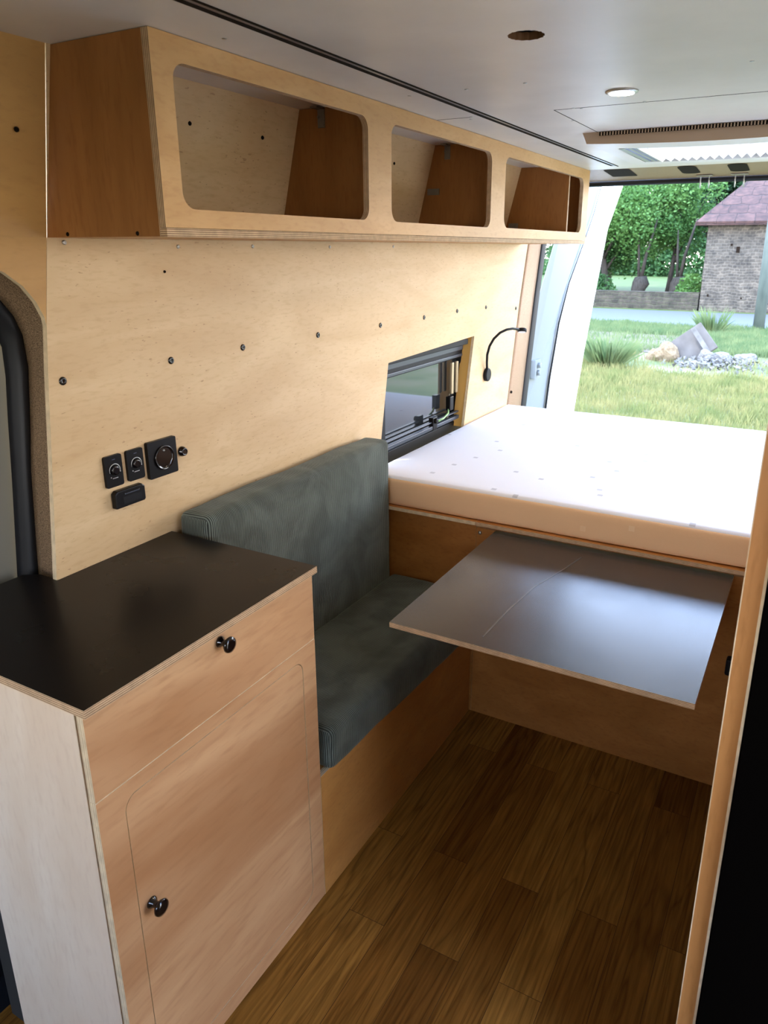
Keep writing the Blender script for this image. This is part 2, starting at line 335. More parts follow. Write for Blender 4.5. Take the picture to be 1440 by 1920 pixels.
# ------------------------------------------------------------------ mesh helpers
def tag(o, label=None, cat=None, group=None, kind=None):
    if label: o['label'] = label
    if cat: o['category'] = cat
    if group: o['group'] = group
    if kind: o['kind'] = kind
    return o
def empty(name, loc, label, cat, group=None):
    o = bpy.data.objects.new(name, None); C.objects.link(o); o.location = loc; o.empty_display_size = .05
    return tag(o, label, cat, group)
def link(name, me, parent=None):
    o = bpy.data.objects.new(name, me); C.objects.link(o)
    if parent:
        o.parent = parent
        L = Vector((0, 0, 0)); q = parent
        while q is not None and q.type == 'EMPTY': L += q.location; q = q.parent
        o.matrix_parent_inverse = Matrix.Translation(-L)
    return o
def mesh(name, V, F, mats, parent=None, idx=None, uvs=None, smooth=False):
    me = bpy.data.meshes.new(name); me.from_pydata([tuple(v) for v in V], [], F)
    if not isinstance(mats, (list, tuple)): mats = [mats]
    for x in mats: me.materials.append(x)
    if idx: me.polygons.foreach_set('material_index', idx)
    if uvs:
        ul = me.uv_layers.new(name='UVMap')
        for k, p in enumerate(me.polygons):
            for j, li in enumerate(p.loop_indices): ul.data[li].uv = uvs[k][j]
    if smooth: me.polygons.foreach_set('use_smooth', [True]*len(me.polygons))
    me.validate(); me.update()
    return link(name, me, parent)
class MB:
    def __init__(s): s.V = []; s.F = []; s.I = []; s.U = []; s.S = []
    def face(s, f, i=0, uv=None, sm=False): s.F.append(f); s.I.append(i); s.U.append(uv or [(0, 0)]*len(f)); s.S.append(sm)
    def prism(s, outer, axis, a0, a1, holes=(), i=0, e=0):
        def P(q, a): return {'X': (a, q[0], q[1]), 'Y': (q[0], a, q[1]), 'Z': (q[0], q[1], a)}[axis]
        loops = [list(outer)] + [list(h) for h in holes]
        flat = [q for l in loops for q in l]; n0 = len(s.V); nn = len(flat)
        tris = tessellate_polygon([[Vector((q[0], q[1], 0)) for q in l] for l in loops])
        for a in (a0, a1): s.V += [P(q, a) for q in flat]
        par = 1 if axis in 'XZ' else -1
        for t in tris:
            A, B, D = (flat[k] for k in t)
            ar = ((B[0]-A[0])*(D[1]-A[1])-(B[1]-A[1])*(D[0]-A[0]))*par
            hi = list(t) if (ar > 0) == (a1 > a0) else list(t)[::-1]
            s.face([n0+nn+k for k in hi], i); s.face([n0+k for k in hi[::-1]], i)
        k0 = 0
        for li, l in enumerate(loops):
            area = sum(l[k][0]*l[(k+1) % len(l)][1]-l[(k+1) % len(l)][0]*l[k][1] for k in range(len(l)))*par
            ccw = (area > 0) == (a1 > a0)
            if li: ccw = not ccw
            acc = 0
            for k in range(len(l)):
                k2 = (k+1) % len(l); d = math.hypot(l[k2][0]-l[k][0], l[k2][1]-l[k][1])
                f = [n0+k0+k, n0+k0+k2, n0+nn+k0+k2, n0+nn+k0+k]; uv = [(acc, 0), (acc+d, 0), (acc+d, 1), (acc, 1)]
                if not ccw: f = f[::-1]; uv = uv[::-1]
                s.face(f, e, uv); acc += d
            k0 += len(l)
        return s
    def box(s, x0, x1, y0, y1, z0, z1, i=0, e=None, t='Z'):
        e = i if e is None else e
        if t == 'X': s.prism([(y0, z0), (y1, z0), (y1, z1), (y0, z1)], 'X', x0, x1, i=i, e=e)
        elif t == 'Y': s.prism([(x0, z0), (x1, z0), (x1, z1), (x0, z1)], 'Y', y0, y1, i=i, e=e)
        else: s.prism([(x0, y0), (x1, y0), (x1, y1), (x0, y1)], 'Z', z0, z1, i=i, e=e)
        return s
    def tube(s, pts, rad, n=10, i=0, cap=True):
        pts = [Vector(q) for q in pts]; rr_ = rad if isinstance(rad, (list, tuple)) else [rad]*len(pts)
        base = len(s.V); prev = None
        for k, q in enumerate(pts):
            d = (pts[min(k+1, len(pts)-1)]-pts[max(k-1, 0)]).normalized()
            a = d.cross(Vector((0, 0, 1))) if prev is None else prev-d*prev.dot(d)
            if a.length < 1e-4: a = d.cross(Vector((0, 1, 0)))
            a.normalize(); prev = a; b_ = d.cross(a)
            for j in range(n):
                th = 2*PI*j/n; s.V.append(tuple(q+(a*math.cos(th)+b_*math.sin(th))*rr_[k]))
        for k in range(len(pts)-1):
            for j in range(n):
                j2 = (j+1) % n
                s.face([base+k*n+j, base+k*n+j2, base+(k+1)*n+j2, base+(k+1)*n+j], i, sm=True)
        if cap:
            s.face([base+j for j in range(n)][::-1], i); s.face([base+(len(pts)-1)*n+j for j in range(n)], i)
        return s
    def lathe(s, c, ax, prof, n=24, i=0):
        """prof: list of (distance along ax, radius)"""
        c = Vector(c); ax = Vector(ax).normalized()
        a = ax.orthogonal().normalized(); b_ = ax.cross(a); base = len(s.V)
        for (h, r_) in prof:
            for j in range(n):
                th = 2*PI*j/n; s.V.append(tuple(c+ax*h+(a*math.cos(th)+b_*math.sin(th))*r_))
        for k in range(len(prof)-1):
            for j in range(n):
                j2 = (j+1) % n; s.face([base+k*n+j, base+k*n+j2, base+(k+1)*n+j2, base+(k+1)*n+j], i, sm=True)
        s.face([base+j for j in range(n)][::-1], i); s.face([base+(len(prof)-1)*n+j for j in range(n)], i)
        return s
    def build(s, name, mats, parent=None, auto=False, bevel=0):
        o = mesh(name, s.V, s.F, mats, parent, s.I, s.U)
        if any(s.S): o.data.polygons.foreach_set('use_smooth', s.S)
        if bevel:
            md = o.modifiers.new('bevel', 'BEVEL'); md.width = bevel; md.segments = 2; md.limit_method = 'ANGLE'; md.angle_limit = math.radians(50)
        return o
def rr(x0, x1, y0, y1, r, n=7):
    out = []
    for cx, cy, a in ((x1-r, y0+r, -90), (x1-r, y1-r, 0), (x0+r, y1-r, 90), (x0+r, y0+r, 180)):
        for k in range(n+1):
            t = math.radians(a+90*k/n); out.append((cx+r*math.cos(t), cy+r*math.sin(t)))
    return out
def circ(cx, cy, r, n=32): return [(cx+r*math.cos(2*PI*k/n), cy+r*math.sin(2*PI*k/n)) for k in range(n)]
def rbox(name, b0, b1, r, mat, parent=None, n=(30, 60, 12), puff=0, nz=0, nsc=6, seed=0, sag=None):
    """soft rounded box (cushion, mattress); V is the surface of a box with radius r corners, slightly swollen and creased"""
    def ts(k):
        e = [.0, .15, .3, .5, .7, .85]
        return e
    def params(L, k):
        q = [r*x/L for x in (0, .15, .35, .6, 1)]
        mid = [q[-1]+(1-2*q[-1])*j/k for j in range(1, k)]
        return q+mid+[1-x for x in q[::-1]]
    D = [b1[a]-b0[a] for a in range(3)]; T = [params(D[a], n[a]) for a in range(3)]
    V = []; F = []; key = {}
    def vid(t):
        k = tuple(round(x, 5) for x in t)
        if k in key: return key[k]
        p_ = Vector([b0[a]+t[a]*D[a] for a in range(3)])
        q = Vector([min(max(p_[a], b0[a]+r), b1[a]-r) for a in range(3)])
        d = p_-q
        nrm = d.normalized() if d.length > 1e-9 else Vector((0, 0, 1))
        p2 = q+nrm*r
        if puff:
            w_ = 1
            for a in range(3): w_ *= 1-abs(nrm[a])*0
            u_ = [4*t[a]*(1-t[a]) for a in range(3)]
            amt = puff*min(1, (max(u_[0]*u_[1], u_[0]*u_[2], u_[1]*u_[2]))**.5)
            p2 += nrm*amt*(.5 if max(abs(c) for c in nrm) < .99 else 1)
        if nz:
            s1 = noise.noise(Vector((p2.x*nsc+seed, p2.y*nsc, p2.z*nsc))); s2 = noise.noise(Vector((p2.x*nsc*3+seed, p2.y*nsc*3, p2.z*nsc*3)))
            p2 += nrm*nz*(s1+.35*s2)
        if sag: p2 = sag(p2)
        key[k] = len(V); V.append(tuple(p2)); return key[k]
    for a in range(3):
        b_, c_ = (a+1) % 3, (a+2) % 3
        for side in (0, 1):
            for i in range(len(T[b_])-1):
                for j in range(len(T[c_])-1):
                    qd = []
                    for (u_, v_) in ((i, j), (i+1, j), (i+1, j+1), (i, j+1)):
                        t = [0, 0, 0]; t[a] = side; t[b_] = T[b_][u_]; t[c_] = T[c_][v_]; qd.append(vid(t))
                    F.append(qd if side else qd[::-1])
    return mesh(name, V, F, mat, parent, smooth=True)

# ================================================================== the van body (setting)
HR = 1.878
# floor
tag(MB().box(-.02, 1.80, -1.7, 2.0, -.03, 0).build('floor', [M['floor']]), kind='structure')
# ceiling with a cut lamp hole
hole = [(x+.0012*math.sin(k*2.7), y+.0012*math.sin(k*4.1)) for k, (x, y) in enumerate(circ(.804, .841, .030, 40))]; lamp_hole = circ(.837, 1.365, .030)
sky_open = [(.655, 2.085), (1.20, 2.085), (1.20, 2.515), (.655, 2.515)]
ceil = MB().prism([(-.02, -1.7), (1.80, -1.7), (1.80, 3.04), (-.02, 3.04)], 'Z', HR, HR+.012, holes=[hole, lamp_hole, sky_open], i=0, e=1).build('ceiling', [M['ceiling'], plain('raw_cut_edge', (.16, .075, .03), .9)])
tag(ceil, kind='structure')
# joints between the ceiling boards and their small screws are parts of the ceiling
s = MB()
s.box(.635, 1.80, 1.519, 1.521, HR-.0005, HR); s.box(.3075, .405, 1.516, 1.5175, HR-.0005, HR)
s.box(.632, .634, 1.52, 1.95, HR-.0005, HR)
s.build('board_joint', [M['slot_dark']], ceil)
for (x, y) in ((.40, 1.189), (.856, 1.512), (1.112, 1.205), (.678, 1.185), (.683, 1.517), (.41, 1.512), (.395, 1.545), (.543, 1.186), (.70, 1.53), (.628, 1.70), (.36, .62)):
    MB().lathe((x, y, HR), (0, 0, -1), [(0, .0045), (.0008, .004), (.001, .001)], 10).build('screw', [M['metal']], ceil)
# roof above the hole
tag(MB().prism([(-.05, -1.7), (1.85, -1.7), (1.85, 3.42), (-.05, 3.42)], 'Z', HR+.06, HR+.08, holes=[[(.65, 2.08), (1.21, 2.08), (1.21, 2.52), (.65, 2.52)]]).build('trim_1', [M['dark']]), kind='structure')
# dark void above the lamp hole
tag(MB().box(.72, .89, .75, .93, HR+.022, HR+.03).box(.72, .725, .75, .93, HR+.0125, HR+.022).box(.885, .89, .75, .93, HR+.0125, HR+.022).box(.72, .89, .75, .755, HR+.0125, HR+.022).box(.72, .89, .925, .93, HR+.0125, HR+.022).build('trim_2', [M['dark']]), kind='structure')

# left wall: one birch ply panel from the belt down, leaning in above the overhead locker
yl = [(0, .34), (.908, .417), (1.162, .447), (1.317, .465), (1.407, .477)]
win = [(1.700, .790), (2.430, .790), (2.523, 1.186), (1.778, 1.166)]
outer = [(.34, 0), (2.80, 0), (2.947, .80), (2.996, 1.009), (3.068, 1.312), (3.146, 1.567), (.504, 1.567), (.477, 1.407), (.465, 1.317), (.447, 1.162), (.417, .908)]
wl = MB().prism(outer, 'X', -.012, 0, holes=[win], i=0, e=1)
# leaning upper board
a = len(wl.V)
wl.V += [(0, .504, 1.567), (0, 3.06, 1.567), (.078, 3.05, HR), (.078, .496, HR), (-.012, .504, 1.567), (-.012, 3.06, 1.567), (.066, 3.05, HR), (.066, .496, HR)]
wl.face([a, a+1, a+2, a+3], 0); wl.face([a+7, a+6, a+5, a+4], 0); wl.face([a, a+3, a+7, a+4], 1, [(0, 1), (1, 1), (1, 0), (0, 0)]); wl.face([a+1, a+5, a+6, a+2], 1)
wall_left = wl.build('wall_left', [M['birch'], M['edge_pale']]); tag(wall_left, kind='structure')
def screw_head(parent, y, z, r, mat, x=0.0):
    return MB().lathe((x, y, z), (1, 0, 0), [(0, r), (.0015, r), (.003, r*.75), (.0035, r*.35), (.002, r*.3)], 16).build('screw', [mat], parent)
for (y, z) in ((.494, 1.298), (.780, 1.302), (1.028, 1.304), (1.362, 1.303), (1.725, 1.300), (2.046, 1.301), (2.339, 1.304), (2.641, 1.299), (3.017, 1.270)):
    screw_head(wall_left, y, z, .0085, M['knob'])
for (y, z) in ((.539, 1.558), (.833, 1.551), (1.09, 1.552), (1.437, 1.551), (1.815, 1.553)):
    screw_head(wall_left, y, z, .0045, M['metal'])
screw_head(wall_left, .786, 1.498, .003, M['slot_dark'])
def lean(z): return max(0, (z-1.567)/(HR-1.567)*.078)
for (y, z) in ((.60, 1.79), (.84, 1.80), (1.08, 1.80), (1.72, 1.80), (2.45, 1.79)):
    screw_head(wall_left, y, z, .0045, M['slot_dark'], lean(z))

# front part of the left wall over the sliding door opening (arch)
arch = [(.476, 1.400), (.4755, 1.421), (.462, 1.452), (.440, 1.481), (.408, 1.506), (.365, 1.526), (.30, 1.537), (-.60, 1.537), (-.70, 1.50), (-.74, 1.42), (-.74, 0)]
outl = [(.4765, 1.407)] + arch[1:] + [(-1.7, 0), (-1.7, 1.567), (.5035, 1.567)]
fwp = MB().prism(outl, 'X', -.012, -.0005, i=0, e=1)
a = len(fwp.V)
fwp.V += [(-.0005, -1.7, 1.567), (-.0005, .5035, 1.567), (.076, .4955, HR), (.076, -1.7, HR)]
fwp.face([a, a+1, a+2, a+3], 0)
wf = fwp.build('wall_left.001', [M['birch_yellow'], M['edge_pale']]); tag(wf, kind='structure')
screw_head(wf, .44, 1.74, .0045, M['slot_dark'], .046)

# steel rim of the arch, rubber seal, door
def strip(name, A, B, ridge, mat, parent=None, seg=6, thick=.0):
    V = []; F = []; n_ = len(A)
    for k in range(n_):
        a_, b_ = Vector(A[k]), Vector(B[k])
        for j in range(seg+1):
            t = j/seg; q = a_.lerp(b_, t); q.x += ridge*math.sin(PI*t); V.append(tuple(q))
    for k in range(n_-1):
        for j in range(seg):
            i0 = k*(seg+1)+j; F.append([i0, i0+1, i0+seg+2, i0+seg+1])
    o = mesh(name, V, F, mat, parent, smooth=True)
    md = o.modifiers.new('thick', 'SOLIDIFY'); md.thickness = .004; md.offset = 0
    return o
A = [(-.013, .345, 0), (-.013, .422, .908), (-.013, .452, 1.162), (-.013, .469, 1.317), (-.013, .481, 1.400), (-.013, .475, 1.432), (-.013, .458, 1.464), (-.013, .432, 1.492), (-.013, .395, 1.515), (-.013, .30, 1.535), (-.013, -.60, 1.535)]
B = [(-.10, .37, 0), (-.10, .443, .876), (-.10, .464, 1.107), (-.10, .479, 1.204), (-.10, .494, 1.318), (-.10, .492, 1.383), (-.10, .479, 1.421), (-.10, .457, 1.453), (-.10, .41, 1.478), (-.10, .32, 1.49), (-.10, -.60, 1.49)]
D_ = [(-.13, .34, 0), (-.13, .415, .871), (-.13, .440, 1.088), (-.13, .452, 1.206), (-.13, .463, 1.301), (-.13, .465, 1.360), (-.13, .452, 1.402), (-.13, .425, 1.43), (-.13, .38, 1.45), (-.13, .30, 1.46), (-.13, -.60, 1.46)]
A = [(a_[0], a_[1]+.012, a_[2]+(.012 if a_[2] > 1.41 else 0)) for a_ in A]
rim = strip('trim_3', A, B, .012, M['bronze_steel']); tag(rim, kind='structure')
seal = MB()
mid = [tuple((Vector(B[k])+Vector(D_[k]))/2+Vector((.004, 0, 0))) for k in range(len(B))]
seal = strip('rubber_seal', B, D_, .014, M['rubber'], rim)
dl = MB().box(-.165, -.135, -.76, .60, -.6, 1.62)
door2 = dl.build('door_2', [M['door_card']]); tag(door2, kind='structure')
MB().prism([(.0, .55), (.33, .55), (.36, 1.30), (.30, 1.40), (0, 1.42)], 'X', -.135, -.131).build('door_card', [M['door_card']], door2, bevel=.002)

o = MB().box(-.134, -.021, -.74, .60, -.35, -.01).box(-.134, -.105, -.74, .60, -.02, .42).build('trim_6', [M['rubber']]); tag(o, kind='structure')
# rear: tan steel pillar, header, seal
P0 = [(-.02, 2.80, -.05), (-.002, 2.80, .0), (-.002, 2.947, .80), (-.002, 2.996, 1.009), (-.002, 3.068, 1.312), (-.002, 3.146, 1.567), (.06, 3.20, 1.80), (.10, 3.20, 1.89)]
P1 = [(.02, 3.0, -.05), (.02, 3.0, 0), (.02, 3.096, .779), (.02, 3.143, 1.009), (.02, 3.212, 1.312), (.02, 3.28, 1.566), (.05, 3.36, 1.80), (.08, 3.385, 1.86)]
pil = strip('trim_4', P0, P1, .006, M['tan_steel']); tag(pil, kind='structure')
P2 = [(q[0]+.002, q[1]+.072, q[2]) for q in P1]
strip('rubber_seal', P1, P2, .012, M['rubber'], pil)
for (y, z, r_) in ((3.005, .83, .013), (2.985, .865, .007), (3.035, .955, .007), (3.06, 1.07, .006)):
    MB().lathe((.006, y, z), (1, -.3, 0), [(0, r_), (.004, r_), (.0045, r_*.5)], 16).build('bolt_hole', [M['slot_dark']], pil)
hd = MB()
hd.V += [(-.02, 3.035, HR+.002), (1.80, 3.035, HR+.002), (1.80, 3.38, 1.856), (-.02, 3.38, 1.856), (-.02, 3.035, HR+.05), (1.80, 3.035, HR+.05), (1.80, 3.42, HR+.05), (-.02, 3.42, HR+.05)]
hd.face([0, 1, 2, 3][::-1]); hd.face([3, 2, 6, 7][::-1]); hd.face([0, 1, 5, 4]); hd.face([4, 5, 6, 7])
hdr = hd.build('trim_5', [M['tan_steel']]); tag(hdr, kind='structure')
def hz(y): return HR+.002-(y-3.035)/(3.38-3.035)*(.024)
MB().tube([(-.02, 3.40, 1.847), (1.80, 3.40, 1.847)], .013, 10).build('rubber_seal', [M['rubber']], hdr)
def vent(x0, x1, r_):
    pts = rr(x0, x1, 3.06, 3.25, r_, 5)
    m_ = MB(); a = 0
    m_.V = [(q[0], q[1], hz(q[1])-.0015) for q in pts]; m_.face(list(range(len(pts)))[::-1]); m_.build('vent_hole', [M['slot_dark']], hdr)
vent(.362, .476, .012); vent(.673, .749, .028); vent(.871, .947, .028); vent(1.09, 1.17, .028)
for xc in (.755, .90):
    s = MB()
    for dx in (-.018, .018): s.tube([(xc+dx, 3.33, hz(3.33)), (xc+dx, 3.34, 1.825), (xc+dx, 3.35, 1.808)], .003, 8)
    s.box(xc-.035, xc+.035, 3.30, 3.34, hz(3.32)-.004, hz(3.32)-.001)
    s.build('striker_bracket', [M['metal']], hdr)

# right side and front of the van
tag(MB().prism([(.30, 0), (-1.7, 0), (-1.7, HR), (3.42, HR), (3.0, 0), (1.10, 0), (1.10, 1.74), (.30, 1.74)], 'X', 1.80, 1.815,
    holes=[[(1.62, .86), (1.62, 1.50), (2.62, 1.50), (2.62, .86)]]).build('wall_right', [M['birch']]), kind='structure')  # unseen window opening by the bed, added and enlarged to light the interior
tag(MB().prism([(-.02, 0), (1.80, 0), (1.80, HR), (-.02, HR)], 'Y', -1.715, -1.70, holes=[rr(.30, 1.55, 1.05, 1.62, .1)]).build('wall_front', [M['door_card']]), kind='structure')

# left rear door, standing open (hinged at the left pillar)
dr = empty('door_1', (0, 3.3, .4), None, None); dr['kind'] = 'structure'
def slab(name, poly_yz, xf, th, mat, parent, bev=0):
    """poly in (y,z); x follows the swing of the door"""
    V = [(xf(y, z), y, z) for y, z in poly_yz] + [(xf(y, z)-th, y, z) for y, z in poly_yz]; n_ = len(poly_yz)
    F = [list(range(n_)), list(range(n_, 2*n_))[::-1]] + [[k, k+n_, (k+1) % n_+n_, (k+1) % n_] for k in range(n_)]
    o = mesh(name, V, F, mat, parent); return o
dx = lambda y, z: -.01 + (y-3.45)*.16 + max(0, z-1.3)*.06
jl = [(3.235, .42), (3.25, .60), (3.285, .90), (3.35, 1.20), (3.51, 1.57), (3.60, 1.78), (3.66, 1.95)]
jr = [(3.50, .42), (3.52, .60), (3.56, .85), (3.635, 1.15), (3.72, 1.36), (3.84, 1.57), (3.93, 1.74), (4.0, 1.95)]
slab('door_jamb', jl+jr[::-1], dx, .003, M['grey_paint'], dr)
lo = [(3.46, .30), (3.50, .42), (3.52, .60), (3.56, .85), (3.635, 1.15), (3.72, 1.36), (3.84, 1.57), (3.93, 1.74), (4.0, 1.95)]
ro = [(3.87, .30), (3.90, .592), (3.985, .953), (4.075, 1.259), (4.125, 1.55), (4.14, 1.654), (4.28, 1.91), (4.30, 1.97)]
slab('inner_panel', lo+ro[::-1], lambda y, z: dx(y, z)+.012, .05, M['white_paint'], dr)
s = MB(); s.tube([(dx(y, z)+.010, y, z) for y, z in jr], [.007, .007, .006, .0045, .003, .0025, .002, .002], 8); s.build('door_seal', [M['rubber']], dr)
hb = MB().lathe((.0, 3.38, .905), (1, 0, 0), [(0, .016), (.02, .016), (.022, .010)], 6).lathe((.0, 3.385, .945), (1, 0, 0), [(0, .016), (.02, .016), (.022, .010)], 6)
hb.box(-.02, .006, 3.34, 3.43, .875, .975)
hb.build('hinge', [M['grey_paint']], dr, bevel=.002)

# side window behind the left ply panel
wn = empty('window_1', (-.04, 2.1, .9), None, None); wn['kind'] = 'structure'
rev = MB()
iw = [(1.715, .80), (2.440, .80), (2.520, 1.183), (1.780, 1.163)]
n_ = 4
rev.V = [(-.011, y, z) for y, z in [(1.703, .80), (2.438, .80), (2.526, 1.189), (1.776, 1.169)]] + [(-.055, y, z) for y, z in [(1.703, .80), (2.438, .80), (2.526, 1.189), (1.776, 1.169)]]
for k in (1, 2, 3): rev.face([k, (k+1) % 4, (k+1) % 4+4, k+4])
rl = rev.build('reveal', [plain('yellow_pine_batten', (.62, .36, .09), .6)], wn)
md = rl.modifiers.new('thick', 'SOLIDIFY'); md.thickness = .004; md.offset = 0
# black frame with rails
fo = [(1.76, .76), (2.55, .76), (2.55, 1.20), (1.76, 1.20)]; fi = [(1.84, .82), (2.47, .82), (2.50, 1.095), (1.84, 1.095)]
MB().prism(fo, 'X', -.085, -.050, holes=[fi]).build('frame', [M['black_matte']], wn, bevel=.003)
s = MB(); s.box(-.052, -.042, 1.79, 2.50, 1.128, 1.150).box(-.052, -.044, 1.80, 2.50, 1.100, 1.112); s.build('rail', [M['rail_grey']], wn, bevel=.002)
s = MB(); s.box(-.05, -.03, 1.79, 2.50, .835, .850).box(-.05, -.034, 1.79, 2.5, .862, .868); s.build('rail', [M['rail_grey']], wn, bevel=.002)
MB().box(-.05, -.018, 1.76, 2.50, 1.152, 1.176).build('blind_cassette', [M['black_matte']], wn, bevel=.004)
MB().prism([(1.84, .82), (2.47, .82), (2.50, 1.095), (1.84, 1.095)], 'X', -.078, -.072).build('pane', [M['smoked']], wn)
s = MB()
for dy in (0, .045): s.box(-.050, -.038, 2.385+dy, 2.405+dy, .95, 1.085)
s.build('stay', [plain('brass_bracket', (.45, .36, .22), .4, metal=.6)], wn, bevel=.003)
MB().box(-.05, -.028, 2.19, 2.23, .832, .885).lathe((-.03, 2.21, .87), (1, 0, 0), [(0, .012), (.012, .010)], 12).build('latch', [M['black']], wn, bevel=.003)
MB().box(-.05, -.028, 2.35, 2.385, .885, .945).build('latch', [M['black']], wn, bevel=.003)
MB().tube([(-.04, 2.36, .905), (-.035, 2.345, .875), (-.035, 2.30, .862), (-.035, 2.25, .86)], .004, 8).build('pull_cord', [plain('green_cord', (.35, .6, .25), .5)], wn)

# rooflight
rf = empty('window_2', (.95, 2.27, HR), None, None); rf['kind'] = 'structure'
zb = HR-.030
def framering(name, outer_, inner_, z0, z1, mat): return MB().prism(outer_, 'Z', z0, z1, holes=[inner_]).build(name, mat, rf, bevel=.002)
fr = MB()
nseg = 12
# front face tapering, bulging slightly lower to the middle
x0_, x1_ = .588, 1.42
V = []
for k in range(nseg+1):
    t = k/nseg; X = x0_+(x1_-x0_)*t; dz = .012*math.sin(PI*t)
    xi = X+ (.012 if k == 0 else 0) - (.012 if k == nseg else 0)
    V += [(X, 1.938, HR), (xi, 1.945, zb-dz), (xi, 2.09, zb-dz*.9+.002), (xi, 2.515, zb-dz*.5), (xi, 2.60, zb-dz*.4), (X, 2.615, HR)]
F = []; I = []
for k in range(nseg):
    for j in range(5):
        t_ = (k+.5)/nseg; Xm = x0_+(x1_-x0_)*t_
        if j == 2 and .655 < Xm < 1.36: continue
        F.append([k*6+j, k*6+6+j, k*6+7+j, k*6+1+j][::-1]); I.append(1 if j == 0 else 0)
F += [[0, 1, 2, 3, 4, 5], [nseg*6+q for q in (5, 4, 3, 2, 1, 0)]]; I += [1, 1]
o = mesh('frame', V, F, [M['white_plastic'], M['tan_plastic']], rf, I)
s = MB(); s.box(.64, 1.38, 1.932, 1.9385, HR-.011, HR-.001); s.build('vent_slot', [M['slot_dark']], rf)
s = MB()
for k in range(86):
    x = .645+k*.0085; s.box(x, x+.0034, 1.9300, 1.9325, HR-.011, HR-.001)
s.build('vent_grille', [M['tan_plastic']], rf)
s = MB()
for (xa, xb) in ((.662, .680), (.690, .700), (.708, .716)): s.box(xa, xb, 2.095, 2.51, zb-.002, zb+.006)
s.build('blind_rail', [M['alu']], rf)
s = MB(); V = []; F = []
K = 44
for k in range(K+1):
    x = .722+k*.0145; z = zb-.006+(0.014 if k % 2 else 0)
    V += [(x, 2.092, z), (x, 2.50, z)]
for k in range(K): F.append([2*k, 2*k+1, 2*k+3, 2*k+2])
o = mesh('pleated_blind', V, F, M['blind'], rf)
md = o.modifiers.new('thick', 'SOLIDIFY'); md.thickness = .001

# ================================================================== furniture
# overhead locker
oc = empty('overhead_cabinet', (.15, 1.8, 1.566), 'long plywood overhead cabinet with three open rounded cut-outs under the ceiling', 'cabinet')
Y0, Y1, XF = .504, 3.055, .3075
holesp = [rr(.549, 1.158, 1.612, 1.838, .028), rr(1.267, 1.915, 1.612, 1.838, .030), rr(2.030, 2.985, 1.613, 1.838, .030)]
holesp[2] = rr(2.035, 2.965, 1.614, 1.838, .035)
MB().prism([(Y0, 1.581), (Y1, 1.581), (Y1, HR-.001), (Y0, HR-.001)], 'X', XF-.015, XF, holes=holesp, e=1).build('front_panel', [M['okoume_light'], M['edge_thin']], oc)
MB().box(.002, XF, Y0+.0015, Y1, 1.566, 1.580, e=1).build('bottom_panel', [M['okoume'], M['edge_thin']], oc)
def divider(y0, y1, name):
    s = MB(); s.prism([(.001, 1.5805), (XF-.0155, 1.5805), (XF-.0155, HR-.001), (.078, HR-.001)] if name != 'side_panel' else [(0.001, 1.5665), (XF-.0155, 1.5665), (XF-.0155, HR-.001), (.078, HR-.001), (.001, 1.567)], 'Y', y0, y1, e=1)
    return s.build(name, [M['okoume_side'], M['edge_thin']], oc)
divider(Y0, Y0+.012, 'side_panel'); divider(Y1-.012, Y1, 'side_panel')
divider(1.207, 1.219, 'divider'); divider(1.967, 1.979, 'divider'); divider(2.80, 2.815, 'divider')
for (y, z) in ((.0, 0), ):
    pass
for (x, z) in ((.059, 1.572), (.239, 1.572)):
    MB().lathe((x, Y0, z), (0, -1, 0), [(0, .004), (.0015, .003)], 10).build('screw', [M['slot_dark']], oc)
def brack(x, y, z, up_):
    s = MB()
    if up_: s.box(x-.010, x+.010, y-.004, y-.001, z-.045, z).box(x-.010, x+.010, y-.035, y-.001, z-.004, z-.001)
    else: s.box(x-.022, x+.022, y-.004, y-.001, z-.010, z+.010)
    s.lathe((x-.008, y-.004, z-(.02 if up_ else 0)), (0, -1, 0), [(0, .004), (.002, .003)], 10).lathe((x+.008, y-.004, z-(.035 if up_ else 0)), (0, -1, 0), [(0, .004), (.002, .003)], 10)
    s.build('metal_bracket', [M['bracket']], oc)
brack(.145, 1.207, HR-.002, True); brack(.125, 1.967, HR-.002, True); brack(.074, 1.967, 1.731, False); brack(.052, 2.80, 1.642, False)

# aluminium slot rail in the ceiling
o = MB().box(.436, .448, -1.6, 2.90, HR-.0015, HR).box(.457, .462, -1.6, 2.93, HR-.0015, HR).build('ceiling_rail', [M['slot_dark'], M['alu']])
s = MB().box(.448, .457, -1.6, 2.915, HR-.001, HR).build('inlay', [M['alu']], o)
tag(o, 'long dark slotted rail set lengthwise into the grey ceiling', 'ceiling rail')

# recessed lamp
o = empty('ceiling_light', (.837, 1.365, HR), 'small round recessed ceiling light, lit, with a metal rim', 'ceiling light')
MB().lathe((.837, 1.365, HR+.004), (0, 0, -1), [(0, .030), (.004, .036), (.007, .035), (.0085, .029)], 40).build('rim', [M['metal']], o)
MB().lathe((.837, 1.365, HR-.0046), (0, 0, -1), [(0, .027), (.001, .0268)], 40).build('diffuser', [M['emit']], o)
ld = bpy.data.lights.new('ceiling_light_bulb', 'SPOT'); lo_ = bpy.data.objects.new('ceiling_light_bulb', ld); C.objects.link(lo_)
ld.energy = 5; ld.color = (1, .80, .55); ld.spot_size = math.radians(150); ld.spot_blend = .6; ld.shadow_soft_size = .025
lo_.parent = o; lo_.location = (0, 0, -.012)

